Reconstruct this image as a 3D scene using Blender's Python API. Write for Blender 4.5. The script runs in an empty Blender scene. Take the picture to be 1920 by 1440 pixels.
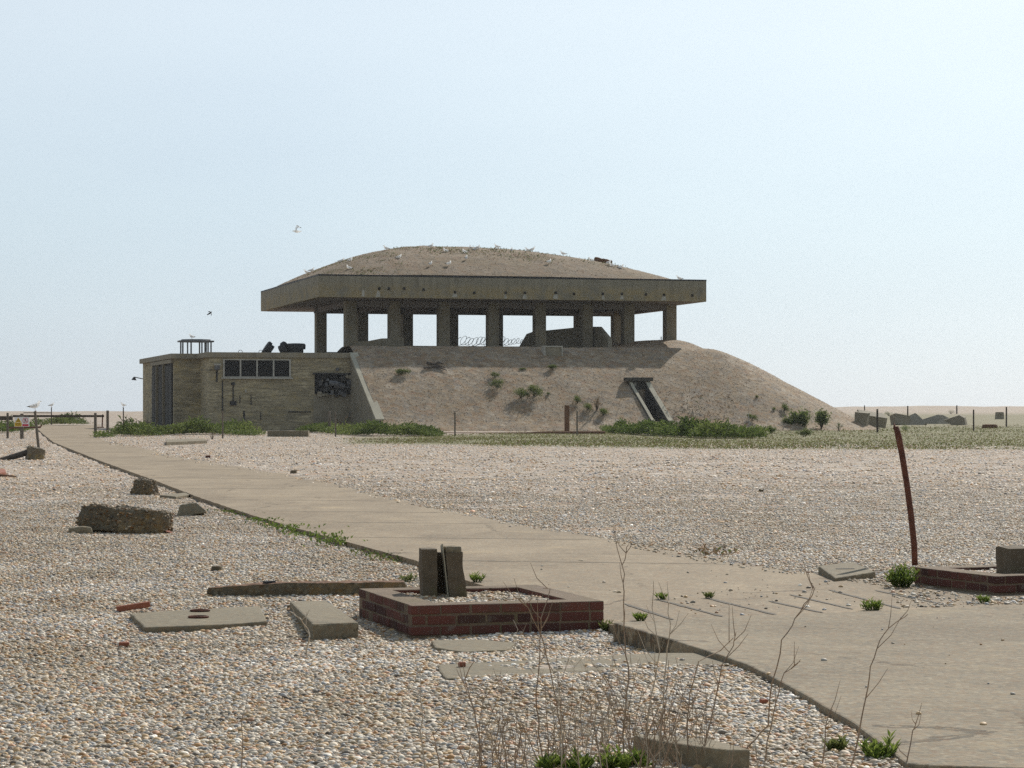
import bpy, bmesh, math, random
from mathutils import Vector, Matrix, noise
R = math.radians
F, HZ, CH = 4500.0, 766.0, 1.63          # focal length in photo pixels, horizon row, eye height
scn = bpy.context.scene
COL = scn.collection
rnd = random.Random(7)

def P(px, py, d): return Vector(((px-960)/F*d, d, CH-(py-HZ)/F*d))
def G(px, py, z=0.0):
    d = F*(CH-z)/(py-HZ); return Vector(((px-960)/F*d, d, z))
def ss(a, b, t):
    t = max(0.0, min(1.0, (t-a)/(b-a))); return t*t*(3-2*t)
def nz(x, y, z=0.0): return noise.noise(Vector((x, y, z)))
def fbm(x, y, z=0.0, o=4):
    s, a, f = 0, 1, 1
    for _ in range(o):
        s += a*noise.noise(Vector((x*f, y*f, z+f))); a *= .5; f *= 2.03
    return s

# ------------------------------------------------------------------ materials
class NT:
    def __init__(s, name):
        s.mat = bpy.data.materials.new(name); s.mat.use_nodes = True
        s.nt = s.mat.node_tree; s.nt.nodes.clear()
        s.out = s.n('ShaderNodeOutputMaterial'); s.b = s.n('ShaderNodeBsdfPrincipled')
        s.l(s.b.outputs[0], s.out.inputs[0])
        s.b.inputs['Roughness'].default_value = .9
        s.b.inputs['Specular IOR Level'].default_value = .25
        s.tc = s.n('ShaderNodeTexCoord')
    def n(s, t, **k):
        x = s.nt.nodes.new(t)
        for a, v in k.items(): setattr(x, a, v)
        return x
    def l(s, a, b): s.nt.links.new(a, b)
    def set(s, sock, v):
        if hasattr(v, 'links') or isinstance(v, bpy.types.NodeSocket): s.l(v, sock)
        else: sock.default_value = v
    def co(s, scale=(1, 1, 1)):
        m = s.n('ShaderNodeMapping'); s.l(s.tc.outputs['Object'], m.inputs[0]); m.inputs['Scale'].default_value = scale
        return m.outputs[0]
    def noise(s, scale, detail=4, rough=.55, co=None, dist=0):
        x = s.n('ShaderNodeTexNoise'); s.l(co or s.tc.outputs['Object'], x.inputs['Vector'])
        x.inputs['Scale'].default_value = scale; x.inputs['Detail'].default_value = detail
        x.inputs['Roughness'].default_value = rough; x.inputs['Distortion'].default_value = dist
        return x.outputs['Fac']
    def vor(s, scale, co=None, out='Color'):
        x = s.n('ShaderNodeTexVoronoi'); s.l(co or s.tc.outputs['Object'], x.inputs['Vector'])
        x.inputs['Scale'].default_value = scale
        return x.outputs[out]
    def sep(s, c, i=0):
        x = s.n('ShaderNodeSeparateXYZ'); s.l(c, x.inputs[0]); return x.outputs[i]
    def ramp(s, fac, stops, interp='LINEAR'):
        x = s.n('ShaderNodeValToRGB'); x.color_ramp.interpolation = interp
        e = x.color_ramp.elements
        while len(e) < len(stops): e.new(.5)
        for q, (p, c) in zip(e, stops):
            q.position = p; q.color = (*c, 1) if len(c) == 3 else c
        s.set(x.inputs[0], fac); return x.outputs[0]
    def fr(s, fac, a, b, lo=0.0, hi=1.0):
        x = s.n('ShaderNodeMapRange'); s.set(x.inputs[0], fac)
        for i, v in enumerate((a, b, lo, hi)): x.inputs[i+1].default_value = v
        return x.outputs[0]
    def mix(s, fac, a, b, t='MIX'):
        x = s.n('ShaderNodeMix', data_type='RGBA', blend_type=t)
        s.set(x.inputs[0], fac)
        for i, v in ((6, a), (7, b)):
            if isinstance(v, tuple) and len(v) == 3: v = (*v, 1)
            s.set(x.inputs[i], v)
        return x.outputs[2]
    def math(s, op, a, b=0.0, clamp=False):
        x = s.n('ShaderNodeMath', operation=op); x.use_clamp = clamp
        s.set(x.inputs[0], a); s.set(x.inputs[1], b); return x.outputs[0]
    def attr(s, name, typ='GEOMETRY', out='Fac'):
        x = s.n('ShaderNodeAttribute', attribute_name=name, attribute_type=typ); return x.outputs[out]
    def col(s, c):
        if isinstance(c, tuple): s.b.inputs['Base Color'].default_value = (*c, 1)
        else: s.l(c, s.b.inputs['Base Color'])
    def bump(s, h, strength=.5, dist=.02, prev=None):
        x = s.n('ShaderNodeBump'); s.l(h, x.inputs['Height'])
        x.inputs['Strength'].default_value = strength; x.inputs['Distance'].default_value = dist
        if prev is not None: s.l(prev, x.inputs['Normal'])
        s.l(x.outputs[0], s.b.inputs['Normal']); return x.outputs[0]

PEB = [(0, (.52, .47, .40)), (.11, (.28, .27, .255)), (.23, (.40, .29, .17)), (.37, (.36, .33, .285)), (.49, (.23, .24, .26)),
       (.58, (.30, .175, .08)), (.67, (.40, .345, .285)), (.78, (.12, .105, .09)), (.85, (.27, .22, .15)), (.92, (.66, .64, .60)), (.96, (.38, .23, .15))]

def shingle(name, scales, gain, tintcol, moss=False, bump=.9, spread=1.0):
    t = NT(name)
    cs = []
    for sc in scales:
        cs.append(t.ramp(t.sep(t.vor(sc)), PEB, 'CONSTANT'))
    c = cs[0]
    w = .5
    for q in cs[1:]:
        c = t.mix(w, c, q); w *= .8
    mean = (.40, .36, .31)
    if spread != 1.0: c = t.mix(1-spread, c, mean)
    big = t.noise(.35, 5, .6)
    c = t.mix(t.fr(big, .35, .7), c, t.mix(1.0, c, tintcol, 'MULTIPLY'))
    c = t.mix(1.0, c, tuple([gain]*3) if not isinstance(gain, tuple) else gain, 'MULTIPLY')
    if moss:
        m = t.attr('moss')
        n1 = t.noise(1.3, 5, .7); n2 = t.noise(.16, 3, .6, t.co((.35, 1, 1)))
        f = t.math('MULTIPLY', m, t.fr(t.math('ADD', n1, n2), .55, 1.0, .62, 1.0), True)
        green = t.mix(t.noise(.5, 4, .7), (.105, .105, .030), (.165, .155, .06))
        c = t.mix(t.math('MULTIPLY', f, .95), c, green)
    t.col(c)
    h = t.vor(scales[0], out='Distance'); b = t.bump(h, bump, .02)
    t.bump(t.vor(scales[-1], out='Distance'), bump*.6, .05, b)
    return t.mat

def concrete(name, base=(.30, .28, .23), dark=(.14, .13, .11), lichen=None, streak=0.0, rough_scale=9, bump=.5, speck=.0, aniso=(1, 1, 1), stain=0.0, zl=None):
    t = NT(name)
    n1 = t.noise(.9, 6, .65, t.co(aniso)); n2 = t.noise(rough_scale, 6, .7); n3 = t.noise(60, 3, .6)
    c = t.mix(t.fr(n1, .33, .68), dark, base)
    c = t.mix(t.fr(n2, .4, .72, 0, .55), c, tuple(x*.62 for x in base))
    c = t.mix(t.fr(n3, .35, .7, 0, .35), c, tuple(min(1, x*1.35) for x in base))
    if stain:
        c = t.mix(t.fr(t.noise(.35, 6, .75, t.co(aniso)), .42, .66, 0, stain), c, tuple(x*.72 for x in dark))
        c = t.mix(t.fr(t.noise(2.3, 7, .8, t.co(aniso)), .56, .70, 0, stain), c, tuple(x*.6 for x in dark))
        c = t.mix(t.fr(t.noise(.8, 5, .7, t.co((1, 1, 1))), .58, .74, 0, stain), c, (base[0]*1.35, base[1]*1.28, base[2]*1.1))
        cr = t.n('ShaderNodeTexVoronoi', feature='DISTANCE_TO_EDGE'); t.l(t.tc.outputs['Object'], cr.inputs['Vector']); cr.inputs['Scale'].default_value = .33
        wob = t.math('ADD', cr.outputs['Distance'], t.fr(t.noise(3.5, 5, .7), 0, 1, -.05, .05))
        c = t.mix(t.math('MULTIPLY', t.math('LESS_THAN', t.math('ABSOLUTE', wob), .006), t.fr(t.noise(.5, 2), .45, .55)), c, tuple(x*.4 for x in dark))
    if streak:
        st = t.noise(1.6, 5, .65, t.co((1.6, 1.6, .12)))
        c = t.mix(t.fr(st, .45, .75, 0, streak), c, tuple(x*.5 for x in dark))
    if lichen:
        l1 = t.math('MULTIPLY', t.fr(t.noise(2.2, 6, .75), .5, .62), t.fr(t.noise(14, 3, .6), .35, .6))
        if zl: l1 = t.math('MULTIPLY', t.fr(t.noise(.9, 6, .75), .40, .56), t.math('MULTIPLY', t.fr(t.sep(t.tc.outputs['Object'], 2), zl[0], zl[1]), t.fr(t.noise(9, 3, .6), .3, .6)))
        c = t.mix(t.math('MULTIPLY', l1, lichen[1]), c, lichen[0])
    if speck:
        sp = t.ramp(t.sep(t.vor(38)), PEB, 'CONSTANT')
        c = t.mix(speck, c, t.mix(1.0, sp, tuple(min(1.1, x*3.1) for x in base), 'MULTIPLY'))
    t.col(c)
    b = t.bump(n2, bump, .03); t.bump(n3, bump*.5, .008, b)
    return t.mat

def plain(name, c, c2=None, scale=6, rough=.85, metal=0.0, bump=.2):
    t = NT(name)
    n = t.noise(scale, 6, .7)
    t.col(t.mix(t.fr(n, .35, .68), c, c2 or tuple(x*.65 for x in c)))
    t.b.inputs['Roughness'].default_value = rough; t.b.inputs['Metallic'].default_value = metal
    t.bump(n, bump, .01); return t.mat

def wood(name, c, c2):
    t = NT(name)
    n = t.noise(7, 6, .7, t.co((3, 3, .25))); n2 = t.noise(1.5, 3)
    t.col(t.mix(t.fr(n, .35, .7), c, t.mix(n2, c2, tuple(x*.5 for x in c2)))); t.bump(n, .6, .015); return t.mat

def leafmat(name, a, b, trans=.3):
    t = NT(name)
    c = t.mix(t.attr('tint'), a, b); t.col(c)
    t.b.inputs['Roughness'].default_value = .6
    tr = t.n('ShaderNodeBsdfTranslucent'); t.l(c, tr.inputs[0])
    mx = t.n('ShaderNodeMixShader'); mx.inputs[0].default_value = trans
    t.l(t.b.outputs[0], mx.inputs[1]); t.l(tr.outputs[0], mx.inputs[2]); t.l(mx.outputs[0], t.out.inputs[0])
    return t.mat

def brickmat(name):
    t = NT(name)
    g = t.n('ShaderNodeSeparateXYZ'); t.l(t.tc.outputs['Object'], g.inputs[0])
    nn = t.n('ShaderNodeSeparateXYZ'); t.l(t.tc.outputs['Normal'], nn.inputs[0])
    side = t.math('GREATER_THAN', t.math('ABSOLUTE', nn.outputs[0]), .6)
    ux = t.n('ShaderNodeMix'); t.l(side, ux.inputs[0]); t.l(g.outputs[0], ux.inputs[2]); t.l(g.outputs[1], ux.inputs[3])
    cb = t.n('ShaderNodeCombineXYZ'); t.l(ux.outputs[0], cb.inputs[0]); t.l(g.outputs[2], cb.inputs[1])
    br = t.n('ShaderNodeTexBrick'); t.l(cb.outputs[0], br.inputs['Vector'])
    br.inputs['Scale'].default_value = 1; br.inputs['Brick Width'].default_value = .23; br.inputs['Row Height'].default_value = .082
    br.inputs['Mortar Size'].default_value = .008; br.inputs['Bias'].default_value = 0
    br.inputs['Color1'].default_value = (.56, .47, .29, 1); br.inputs['Color2'].default_value = (.34, .285, .185, 1)
    br.inputs['Mortar'].default_value = (.38, .345, .26, 1)
    c = br.outputs['Color']
    # courses that weathered differently, long stains, pale and dark patches
    rows = t.noise(1.2, 6, .85, t.co((.45, .45, 5)))
    c = t.mix(t.fr(rows, .42, .58, 0, .85), c, (.15, .128, .085))
    rows2 = t.noise(1.9, 6, .85, t.co((.35, .35, 3.2)))
    c = t.mix(t.fr(rows2, .56, .68, 0, .8), c, (.54, .46, .28))
    c = t.mix(t.fr(t.noise(.55, 5, .7), .45, .7, 0, .8), c, (.19, .165, .115))
    c = t.mix(t.fr(t.noise(.9, 5, .75, t.co((1, 1, 2.5))), .52, .72, 0, .75), c, (.42, .32, .14))
    t.col(c); t.bump(br.outputs['Fac'], -.4, .01)
    return t.mat

M = {}
M['ground'] = shingle('ground_shingle', (26, 9, 3.1), (1.04, 1.01, .98), (.90, .87, .84), moss=True)
M['mound'] = shingle('mound_shingle', (11, 4.5, 2.1), (.75, .67, .56), (.84, .79, .70), bump=.5, spread=.85)
M['crown'] = shingle('roof_shingle', (9, 4, 1.8), (.56, .475, .38), (.78, .77, .64), bump=.7, spread=.6)
M['concrete'] = concrete('old_concrete', (.29, .26, .20), (.18, .16, .12), ((.36, .24, .055), .35), .45)
M['fascia'] = concrete('fascia_concrete', (.285, .255, .19), (.18, .162, .122), ((.34, .225, .05), .5), .6, zl=(11.2, 10.7))
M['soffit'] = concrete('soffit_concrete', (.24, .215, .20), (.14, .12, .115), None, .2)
M['cope'] = concrete('coping_concrete', (.42, .385, .29), (.30, .27, .20), None, .1)
M['slab'] = concrete('flat_slab_concrete', (.235, .205, .145), (.14, .122, .085), None, 0, 7, .6, .2, (1, 1, 1), .5)
M['path'] = concrete('path_concrete', (.31, .255, .178), (.168, .138, .10), None, 0, 3.2, .7, .26, (1, .45, 1), .8)
M['apron'] = concrete('apron_concrete', (.265, .225, .16), (.145, .125, .093), None, 0, 4.5, .7, .28, (.6, 1, 1), .8)
M['chunk'] = concrete('rubble_concrete', (.16, .14, .10), (.055, .048, .036), ((.36, .20, .04), .5), 0, 12, .9, .35)
M['darkconcrete'] = concrete('dark_concrete', (.17, .135, .092), (.085, .07, .05), ((.14, .13, .04), .4), .3, 10, .7, .08, (1, 1, 1), .4)
M['tunnel'] = concrete('shaded_concrete', (.085, .08, .068), (.045, .043, .038), None, .3)  # shade between the entrance walls is put into this dark concrete colour
M['lichenchunk'] = concrete('lichen_concrete', (.22, .19, .14), (.09, .08, .06), ((.42, .26, .04), .9), 0, 8, .9, .3)
M['block'] = concrete('rubble_block', (.30, .265, .195), (.17, .15, .112), None, .2)
M['brick'] = brickmat('stock_brick')
M['rust'] = plain('rust', (.165, .065, .04), (.07, .03, .022), 14, .85, .1, .6)
M['rustred'] = plain('red_rust', (.32, .12, .07), (.2, .075, .045), 14)
M['iron'] = plain('dark_iron', (.055, .055, .058), (.03, .03, .03), 5, .6, .4)
M['lead'] = plain('grey_metal', (.16, .165, .17), (.09, .09, .095), 4, .6, .3)
M['post'] = wood('grey_timber', (.20, .17, .135), (.10, .082, .064))
M['postdark'] = wood('dark_timber', (.10, .082, .065), (.05, .04, .033))
M['rustwood'] = wood('rusty_timber', (.23, .12, .065), (.10, .055, .035))
M['white'] = plain('white_paint', (.46, .44, .39), (.27, .26, .22), 5)
M['void'] = plain('dark_interior', (.018, .018, .018), (.012, .012, .012), 3)
M['pane'] = plain('dirty_pane', (.012, .0125, .013), (.02, .02, .02), 2, .55); [x for x in M['pane'].node_tree.nodes if x.type == 'BSDF_PRINCIPLED'][0].inputs['Specular IOR Level'].default_value = .12
M['door'] = wood('old_door_paint', (.085, .082, .075), (.04, .039, .037))
M['leaf'] = leafmat('bush_leaf', (.07, .105, .028), (.20, .235, .075), .45)
M['grass'] = leafmat('grass_blade', (.07, .10, .025), (.17, .19, .065), .4)
M['turf'] = leafmat('turf_blade', (.10, .12, .03), (.20, .20, .07), .4)
M['fresh'] = leafmat('fresh_leaf', (.05, .10, .015), (.22, .28, .06), .4)
M['dry'] = leafmat('dry_blade', (.20, .13, .075), (.34, .26, .16), .15)
M['stalk'] = plain('dead_stalk', (.33, .245, .165), (.19, .13, .09), 20)
M['stalkpale'] = plain('pale_stalk', (.50, .43, .33), (.33, .27, .2), 20)
M['feather'] = plain('white_feather', (.88, .88, .87), (.82, .82, .81), 8)
M['greywing'] = plain('grey_feather', (.58, .59, .61), (.50, .51, .53), 8)
for q in ('feather', 'greywing'):
    _m = M[q]; _nt = _m.node_tree; _b = [x for x in _nt.nodes if x.type == 'BSDF_PRINCIPLED'][0]; _o = [x for x in _nt.nodes if x.type == 'OUTPUT_MATERIAL'][0]
    _t = _nt.nodes.new('ShaderNodeBsdfTranslucent'); _t.inputs[0].default_value = (.95, .95, .94, 1); _x = _nt.nodes.new('ShaderNodeMixShader'); _x.inputs[0].default_value = .7
    _nt.links.new(_b.outputs[0], _x.inputs[1]); _nt.links.new(_t.outputs[0], _x.inputs[2]); _nt.links.new(_x.outputs[0], _o.inputs[0])
M['black'] = plain('black_feather', (.02, .02, .022), (.03, .03, .03), 8)
M['bill'] = plain('yellow_bill', (.55, .36, .05))
M['legpink'] = plain('bird_leg', (.45, .33, .28))
M['yellow'] = plain('yellow_sign', (.72, .46, .02), (.66, .42, .03), 4, .5)
M['signwhite'] = plain('white_sign', (.78, .78, .76), (.72, .72, .70), 4, .5)
M['signred'] = plain('red_sign', (.55, .06, .10), (.5, .05, .09), 4, .5)
M['signblack'] = plain('black_print', (.02, .02, .02))
M['dirt'] = plain('joint_dirt', (.075, .065, .05), (.12, .10, .075), 20)
M['mortar'] = concrete('mortar', (.20, .175, .135), (.10, .088, .068), None, 0, 14, .6)

M['cap'] = concrete('plinth_cap', (.21, .155, .105), (.10, .075, .052), ((.13, .12, .05), .5), 0, 11, .7, .1, (1, 1, 1), .5)
def redbrick():
    t = NT('red_brick')
    c = t.ramp(t.attr('tint'), [(0, (.062, .029, .024)), (.5, (.112, .040, .031)), (1, (.150, .056, .040))])
    n = t.noise(11, 6, .75); n2 = t.noise(3, 5, .7)
    c = t.mix(t.fr(n, .5, .75, 0, .6), c, (.10, .075, .055))
    c = t.mix(t.fr(n2, .52, .72, 0, .65), c, (.085, .065, .045))
    c = t.mix(t.fr(t.noise(5.5, 6, .8), .58, .72, 0, .6), c, (.24, .20, .165))
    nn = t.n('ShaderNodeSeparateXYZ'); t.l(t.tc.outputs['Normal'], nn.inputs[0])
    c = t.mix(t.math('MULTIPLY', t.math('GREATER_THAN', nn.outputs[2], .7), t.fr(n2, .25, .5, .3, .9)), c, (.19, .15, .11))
    t.col(c); t.bump(n, .7, .02); return t.mat
M['redbrick'] = redbrick()

def pebblemat(name='pebble_stone', tone=(1, 1, 1)):
    t = NT(name)
    c = t.mix(1.0, t.ramp(t.attr('rnd', 'INSTANCER'), PEB, 'CONSTANT'), tone, 'MULTIPLY')
    v = t.attr('rnd2', 'INSTANCER')
    c = t.mix(1.0, c, t.ramp(v, [(0, (.72, .70, .66)), (1, (1.28, 1.24, 1.20))]), 'MULTIPLY')
    gp = t.n('ShaderNodeNewGeometry'); pn = t.noise(.45, 5, .65, gp.outputs['Position'])
    c = t.mix(t.fr(pn, .36, .64), t.mix(1.0, c, (.80, .73, .62), 'MULTIPLY'), t.mix(1.0, c, (1.12, 1.12, 1.15), 'MULTIPLY'))
    n = t.noise(3.1, 3, .6)
    c = t.mix(t.fr(n, .4, .7, 0, .35), c, t.mix(1.0, c, (.6, .58, .55), 'MULTIPLY'))
    t.col(c); t.b.inputs['Roughness'].default_value = .62; return t.mat
M['pebble'] = pebblemat('pebble_stone', (1.30, 1.31, 1.26)); M['farstone'] = pebblemat('far_stone', (1.74, 1.69, 1.63)); M['darkpebble'] = pebblemat('dark_pebble', (.62, .54, .42)); M['moundstone'] = pebblemat('mound_stone', (1.12, 1.0, .85))

# ------------------------------------------------------------------ mesh helpers
class MB:
    def __init__(s): s.v = []; s.f = []; s.m = []; s.t = []
    def add(s, vs, fs, m=0, t=.5):
        o = len(s.v); s.v += [tuple(x) for x in vs]
        for f in fs: s.f.append([i+o for i in f]); s.m.append(m); s.t.append(t)
    def box(s, c, sz, rz=0.0, m=0, t=.5, mat=None):
        x, y, z = (q/2 for q in sz)
        vs = [Vector((a*x, b*y, e*z)) for e in (-1, 1) for a, b in ((-1, -1), (1, -1), (1, 1), (-1, 1))]
        rot = mat if mat is not None else Matrix.Rotation(rz, 3, 'Z')
        s.add([rot @ v + Vector(c) for v in vs], [(3, 2, 1, 0), (4, 5, 6, 7), (0, 1, 5, 4), (1, 2, 6, 5), (2, 3, 7, 6), (3, 0, 4, 7)], m, t)
    def bx(s, a, b, m=0, t=.5):
        s.box([(p+q)/2 for p, q in zip(a, b)], [abs(q-p) for p, q in zip(a, b)], 0, m, t)
    def prism(s, poly, z0, z1, m=0, t=.5):       # poly: (x, y) points; z may be a number or a list
        n = len(poly)
        ar = sum(poly[i][0]*poly[(i+1) % n][1]-poly[(i+1) % n][0]*poly[i][1] for i in range(n))
        if ar < 0: poly = poly[::-1]
        vs = [(p[0], p[1], z0) for p in poly]+[(p[0], p[1], z1) for p in poly]
        s.add(vs, [list(range(n))[::-1], list(range(n, 2*n))]+[(i, (i+1) % n, n+(i+1) % n, n+i) for i in range(n)], m, t)
    def extr(s, poly, off, m=0, t=.5):            # 3-D polygon extruded by a vector
        n = len(poly); off = Vector(off)
        s.add([Vector(p) for p in poly]+[Vector(p)+off for p in poly],
              [list(range(n)), list(range(n, 2*n))[::-1]]+[(i, n+i, n+(i+1) % n, (i+1) % n) for i in range(n)], m, t)
    def tube(s, pts, rad, n=6, m=0, t=.5, flat=None, cap=True):
        pts = [Vector(p) for p in pts]; rad = rad if isinstance(rad, (list, tuple)) else [rad]*len(pts)
        vs, fs = [], []
        prev = None
        for i, p in enumerate(pts):
            d = (pts[min(i+1, len(pts)-1)]-pts[max(i-1, 0)]).normalized()
            a = prev if prev is not None else (Vector((0, 0, 1)) if abs(d.z) < .9 else Vector((1, 0, 0)))
            x = (a-d*a.dot(d)).normalized(); y = d.cross(x); prev = x
            for k in range(n):
                an = 2*math.pi*k/n
                ky = (flat[i] if isinstance(flat, (list, tuple)) else flat) if flat else 1
                vs.append(p+x*math.cos(an)*rad[i]+y*math.sin(an)*rad[i]*ky)
        for i in range(len(pts)-1):
            for k in range(n):
                fs.append((i*n+k, i*n+(k+1) % n, (i+1)*n+(k+1) % n, (i+1)*n+k))
        if cap: fs += [list(range(n))[::-1], [len(vs)-n+k for k in range(n)]]
        s.add(vs, fs, m, t)
    def build(s, name, mats, parent=None, loc=(0, 0, 0), bevel=0.0, smooth=False, world=False, fixn=True):
        me = bpy.data.meshes.new(name); L = Vector(loc)
        vs = [Vector(v)-L for v in s.v] if world else s.v
        me.from_pydata([tuple(v) for v in vs], [], s.f)
        for q in (mats if isinstance(mats, (list, tuple)) else [mats]): me.materials.append(M[q])
        me.polygons.foreach_set('material_index', s.m)
        if smooth: me.polygons.foreach_set('use_smooth', [True]*len(s.f))
        a = me.attributes.new('tint', 'FLOAT', 'FACE'); a.data.foreach_set('value', s.t)
        if fixn:
            b = bmesh.new(); b.from_mesh(me); bmesh.ops.recalc_face_normals(b, faces=b.faces); b.to_mesh(me); b.free()
        me.update()
        o = bpy.data.objects.new(name, me); COL.objects.link(o); o.location = loc
        if parent is not None: o.parent = parent
        if bevel:
            bv = o.modifiers.new('bevel', 'BEVEL'); bv.width = bevel; bv.segments = 2; bv.limit_method = 'ANGLE'; bv.angle_limit = R(40)
        return o

def tag(o, label=None, cat=None, group=None, kind=None):
    if label: o['label'] = label
    if cat: o['category'] = cat
    if group: o['group'] = group
    if kind: o['kind'] = kind
    return o
def thing(name, label, cat, loc=(0, 0, 0), rz=0.0, group=None):
    o = bpy.data.objects.new(name, None); COL.objects.link(o); o.empty_display_size = .2
    o.location = loc; o.rotation_euler = (0, 0, rz); return tag(o, label, cat, group)
def copy_tree(o, parent=None):
    c = o.copy(); COL.objects.link(c)
    if parent is not None: c.parent = parent
    for ch in list(o.children): copy_tree(ch, c)
    return c

def rough_box(size, cell, amp, seed, roundness=.0, freq=4.0, taper=None, pit=0.0):
    """weathered solid: a gridded box, rounded and displaced; base at z=0"""
    b = bmesh.new()
    nx, ny, nzz = (max(2, int(round(q/cell))) for q in size)
    mb = MB()
    def face(o, u, v, nu, nv):
        vs = [Vector(o)+Vector(u)*i/nu+Vector(v)*j/nv for j in range(nv+1) for i in range(nu+1)]
        mb.add(vs, [(j*(nu+1)+i, j*(nu+1)+i+1, (j+1)*(nu+1)+i+1, (j+1)*(nu+1)+i) for j in range(nv) for i in range(nu)])
    x, y, z = size
    face((-x/2, -y/2, 0), (x, 0, 0), (0, 0, z), nx, nzz); face((-x/2, y/2, 0), (x, 0, 0), (0, 0, z), nx, nzz)
    face((-x/2, -y/2, 0), (0, y, 0), (0, 0, z), ny, nzz); face((x/2, -y/2, 0), (0, y, 0), (0, 0, z), ny, nzz)
    face((-x/2, -y/2, 0), (x, 0, 0), (0, y, 0), nx, ny); face((-x/2, -y/2, z), (x, 0, 0), (0, y, 0), nx, ny)
    C = Vector((0, 0, z/2)); h = Vector((x/2, y/2, z/2)); out = []
    for v in mb.v:
        p = Vector(v)-C
        q = Vector((p.x/h.x, p.y/h.y, p.z/h.z))
        if roundness:
            l4 = (abs(q.x)**5+abs(q.y)**5+abs(q.z)**5)**.2
            q = q.lerp(q/max(l4, .01)*1.0, roundness)
        p = Vector((q.x*h.x, q.y*h.y, q.z*h.z))
        if taper: p.x *= 1+taper[0]*q.z; p.y *= 1+taper[1]*q.z; p.z *= 1+(taper[2] if len(taper) > 2 else 0)*q.x
        dn = Vector((q.x**3, q.y**3, q.z**3)).normalized()
        w = p+Vector((seed*3.1, seed*1.7, seed*.9))
        a = amp*(noise.noise(w*freq)+.6*noise.noise(w*freq*2.3)+.4*noise.noise(w*freq*5.1))
        if pit: a += pit*(noise.voronoi(w*freq*7)[0][0]-.35)
        out.append(p+dn*a+C)
    mb.v = [tuple(v) for v in out]
    return mb
def weld(o, d=.0005):
    b = bmesh.new(); b.from_mesh(o.data); bmesh.ops.remove_doubles(b, verts=b.verts, dist=d)
    bmesh.ops.recalc_face_normals(b, faces=b.faces); b.to_mesh(o.data); b.free(); return o
def chunk(name, size, cell, amp, seed, mat, loc, rot=(0, 0, 0), parent=None, smooth=False, **k):
    o = rough_box(size, cell, amp, seed, **k).build(name, mat, parent, loc, smooth=smooth, fixn=False); weld(o)
    o.rotation_euler = rot; return o
def jitter_poly(poly, step=.07, amp=.006, seed=0, closed=True):
    out = []
    for i, p in enumerate(poly):
        if not closed and i == len(poly)-1: out.append(tuple(p[:2])); break
        q = poly[(i+1) % len(poly)]; p, q = Vector(p[:2]), Vector(q[:2]); L = (q-p).length; n = max(1, int(L/step))
        for k in range(n):
            r = p.lerp(q, k/n)
            if n > 1: r += Vector((noise.noise(Vector((r.x*9, r.y*9, seed))), noise.noise(Vector((r.x*9, r.y*9, seed+5)))))*amp
            out.append((r.x, r.y))
    return out
def inpoly(x, y, poly):
    r = False; j = len(poly)-1
    for i in range(len(poly)):
        xi, yi = poly[i]; xj, yj = poly[j]
        if (yi > y) != (yj > y) and x < (xj-xi)*(y-yi)/(yj-yi)+xi: r = not r
        j = i
    return r
def gpoly(px, z): return [tuple(G(a, b, z)[:2]) for a, b in px]

# ------------------------------------------------------------------ ground plan of the path and the apron
PZ, AZ = .06, .12
Lp = [(62, 797), (80, 813), (100, 829), (190, 865), (280, 897), (380, 935), (470, 965), (560, 991), (650, 1016), (780, 1051), (870, 1087), (1000, 1127), (1152, 1173)]
Rp = [(188, 797), (181, 812), (190, 824), (250, 837), (332, 855), (400, 867), (480, 880), (560, 893), (700, 924), (800, 948), (960, 982), (1180, 1013), (1330, 1043), (1540, 1077)]
Lw = sorted((G(a, b, PZ).y, G(a, b, PZ).x) for a, b in Lp); Rw = sorted((G(a, b, PZ).y, G(a, b, PZ).x) for a, b in Rp)
def lerp_tab(t, y):
    if y <= t[0][0]: return t[0][1]
    for (a, xa), (b, xb) in zip(t, t[1:]):
        if y <= b: return xa+(xb-xa)*(y-a)/(b-a)
    return t[-1][1]
joint = [(1262, 1162), (1356, 1156), (1496, 1151), (1700, 1143), (1920, 1135), (2250, 1124), (2900, 1106)]
apron_px = [(1150, 1167), (1330, 1221), (1400, 1245), (1450, 1270), (1520, 1309), (1600, 1355), (1700, 1431), (1760, 1435), (1920, 1441), (2250, 1452), (2900, 1475)]+joint[::-1]
APR = gpoly(apron_px, AZ)
path_poly = jitter_poly(gpoly(Lp, PZ), .35, .03, 0, False)[:-1]
tail = gpoly([(1152, 1173), (1262, 1164), (1920, 1138), (2250, 1127), (2250, 1100), (1725, 1103), (1640, 1088)], PZ)
PATH = path_poly+tail+[p for p in jitter_poly(gpoly(Rp[::-1], PZ), .5, .05, 3, False)]
BANDP = tail+gpoly([(1540, 1077), (1152, 1130)], PZ)

def gz(x, y):
    z = .022*nz(x*.7, y*.7)+.012*nz(x*2.3, y*2.3, 4) if y < 80 else .05*nz(x*.06, y*.06, 2)
    if y > 10:
        l, r = lerp_tab(Lw, y), lerp_tab(Rw, y)
        if y < Rw[0][0]: r = max(r, 4.2)
        if y > 16: z += .055*ss(l, r, x)
    # shingle banked against the near apron, hollow beside its far corner
    if y < 16.2: z += .085*ss(16.2, 14.4, y)*ss(-3.2, .6, x)
    if 15.2 < y < 18.2: z -= .05*math.exp(-((x-1.15)/.55)**2-((y-16.9)/.8)**2)
    if y > 170:
        u = x/y*F
        top = 1.05+.75*ss(300, 700, u)
        z += top*ss(185, 400, y)+(.30*nz(x*.025, y*.02, 9)+.22*nz(x*.09, y*.05, 3)+.12*nz(x*.25, y*.08, 5))*ss(250, 420, y)
        z -= 14*ss(440, 900, y)
    return z
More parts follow.
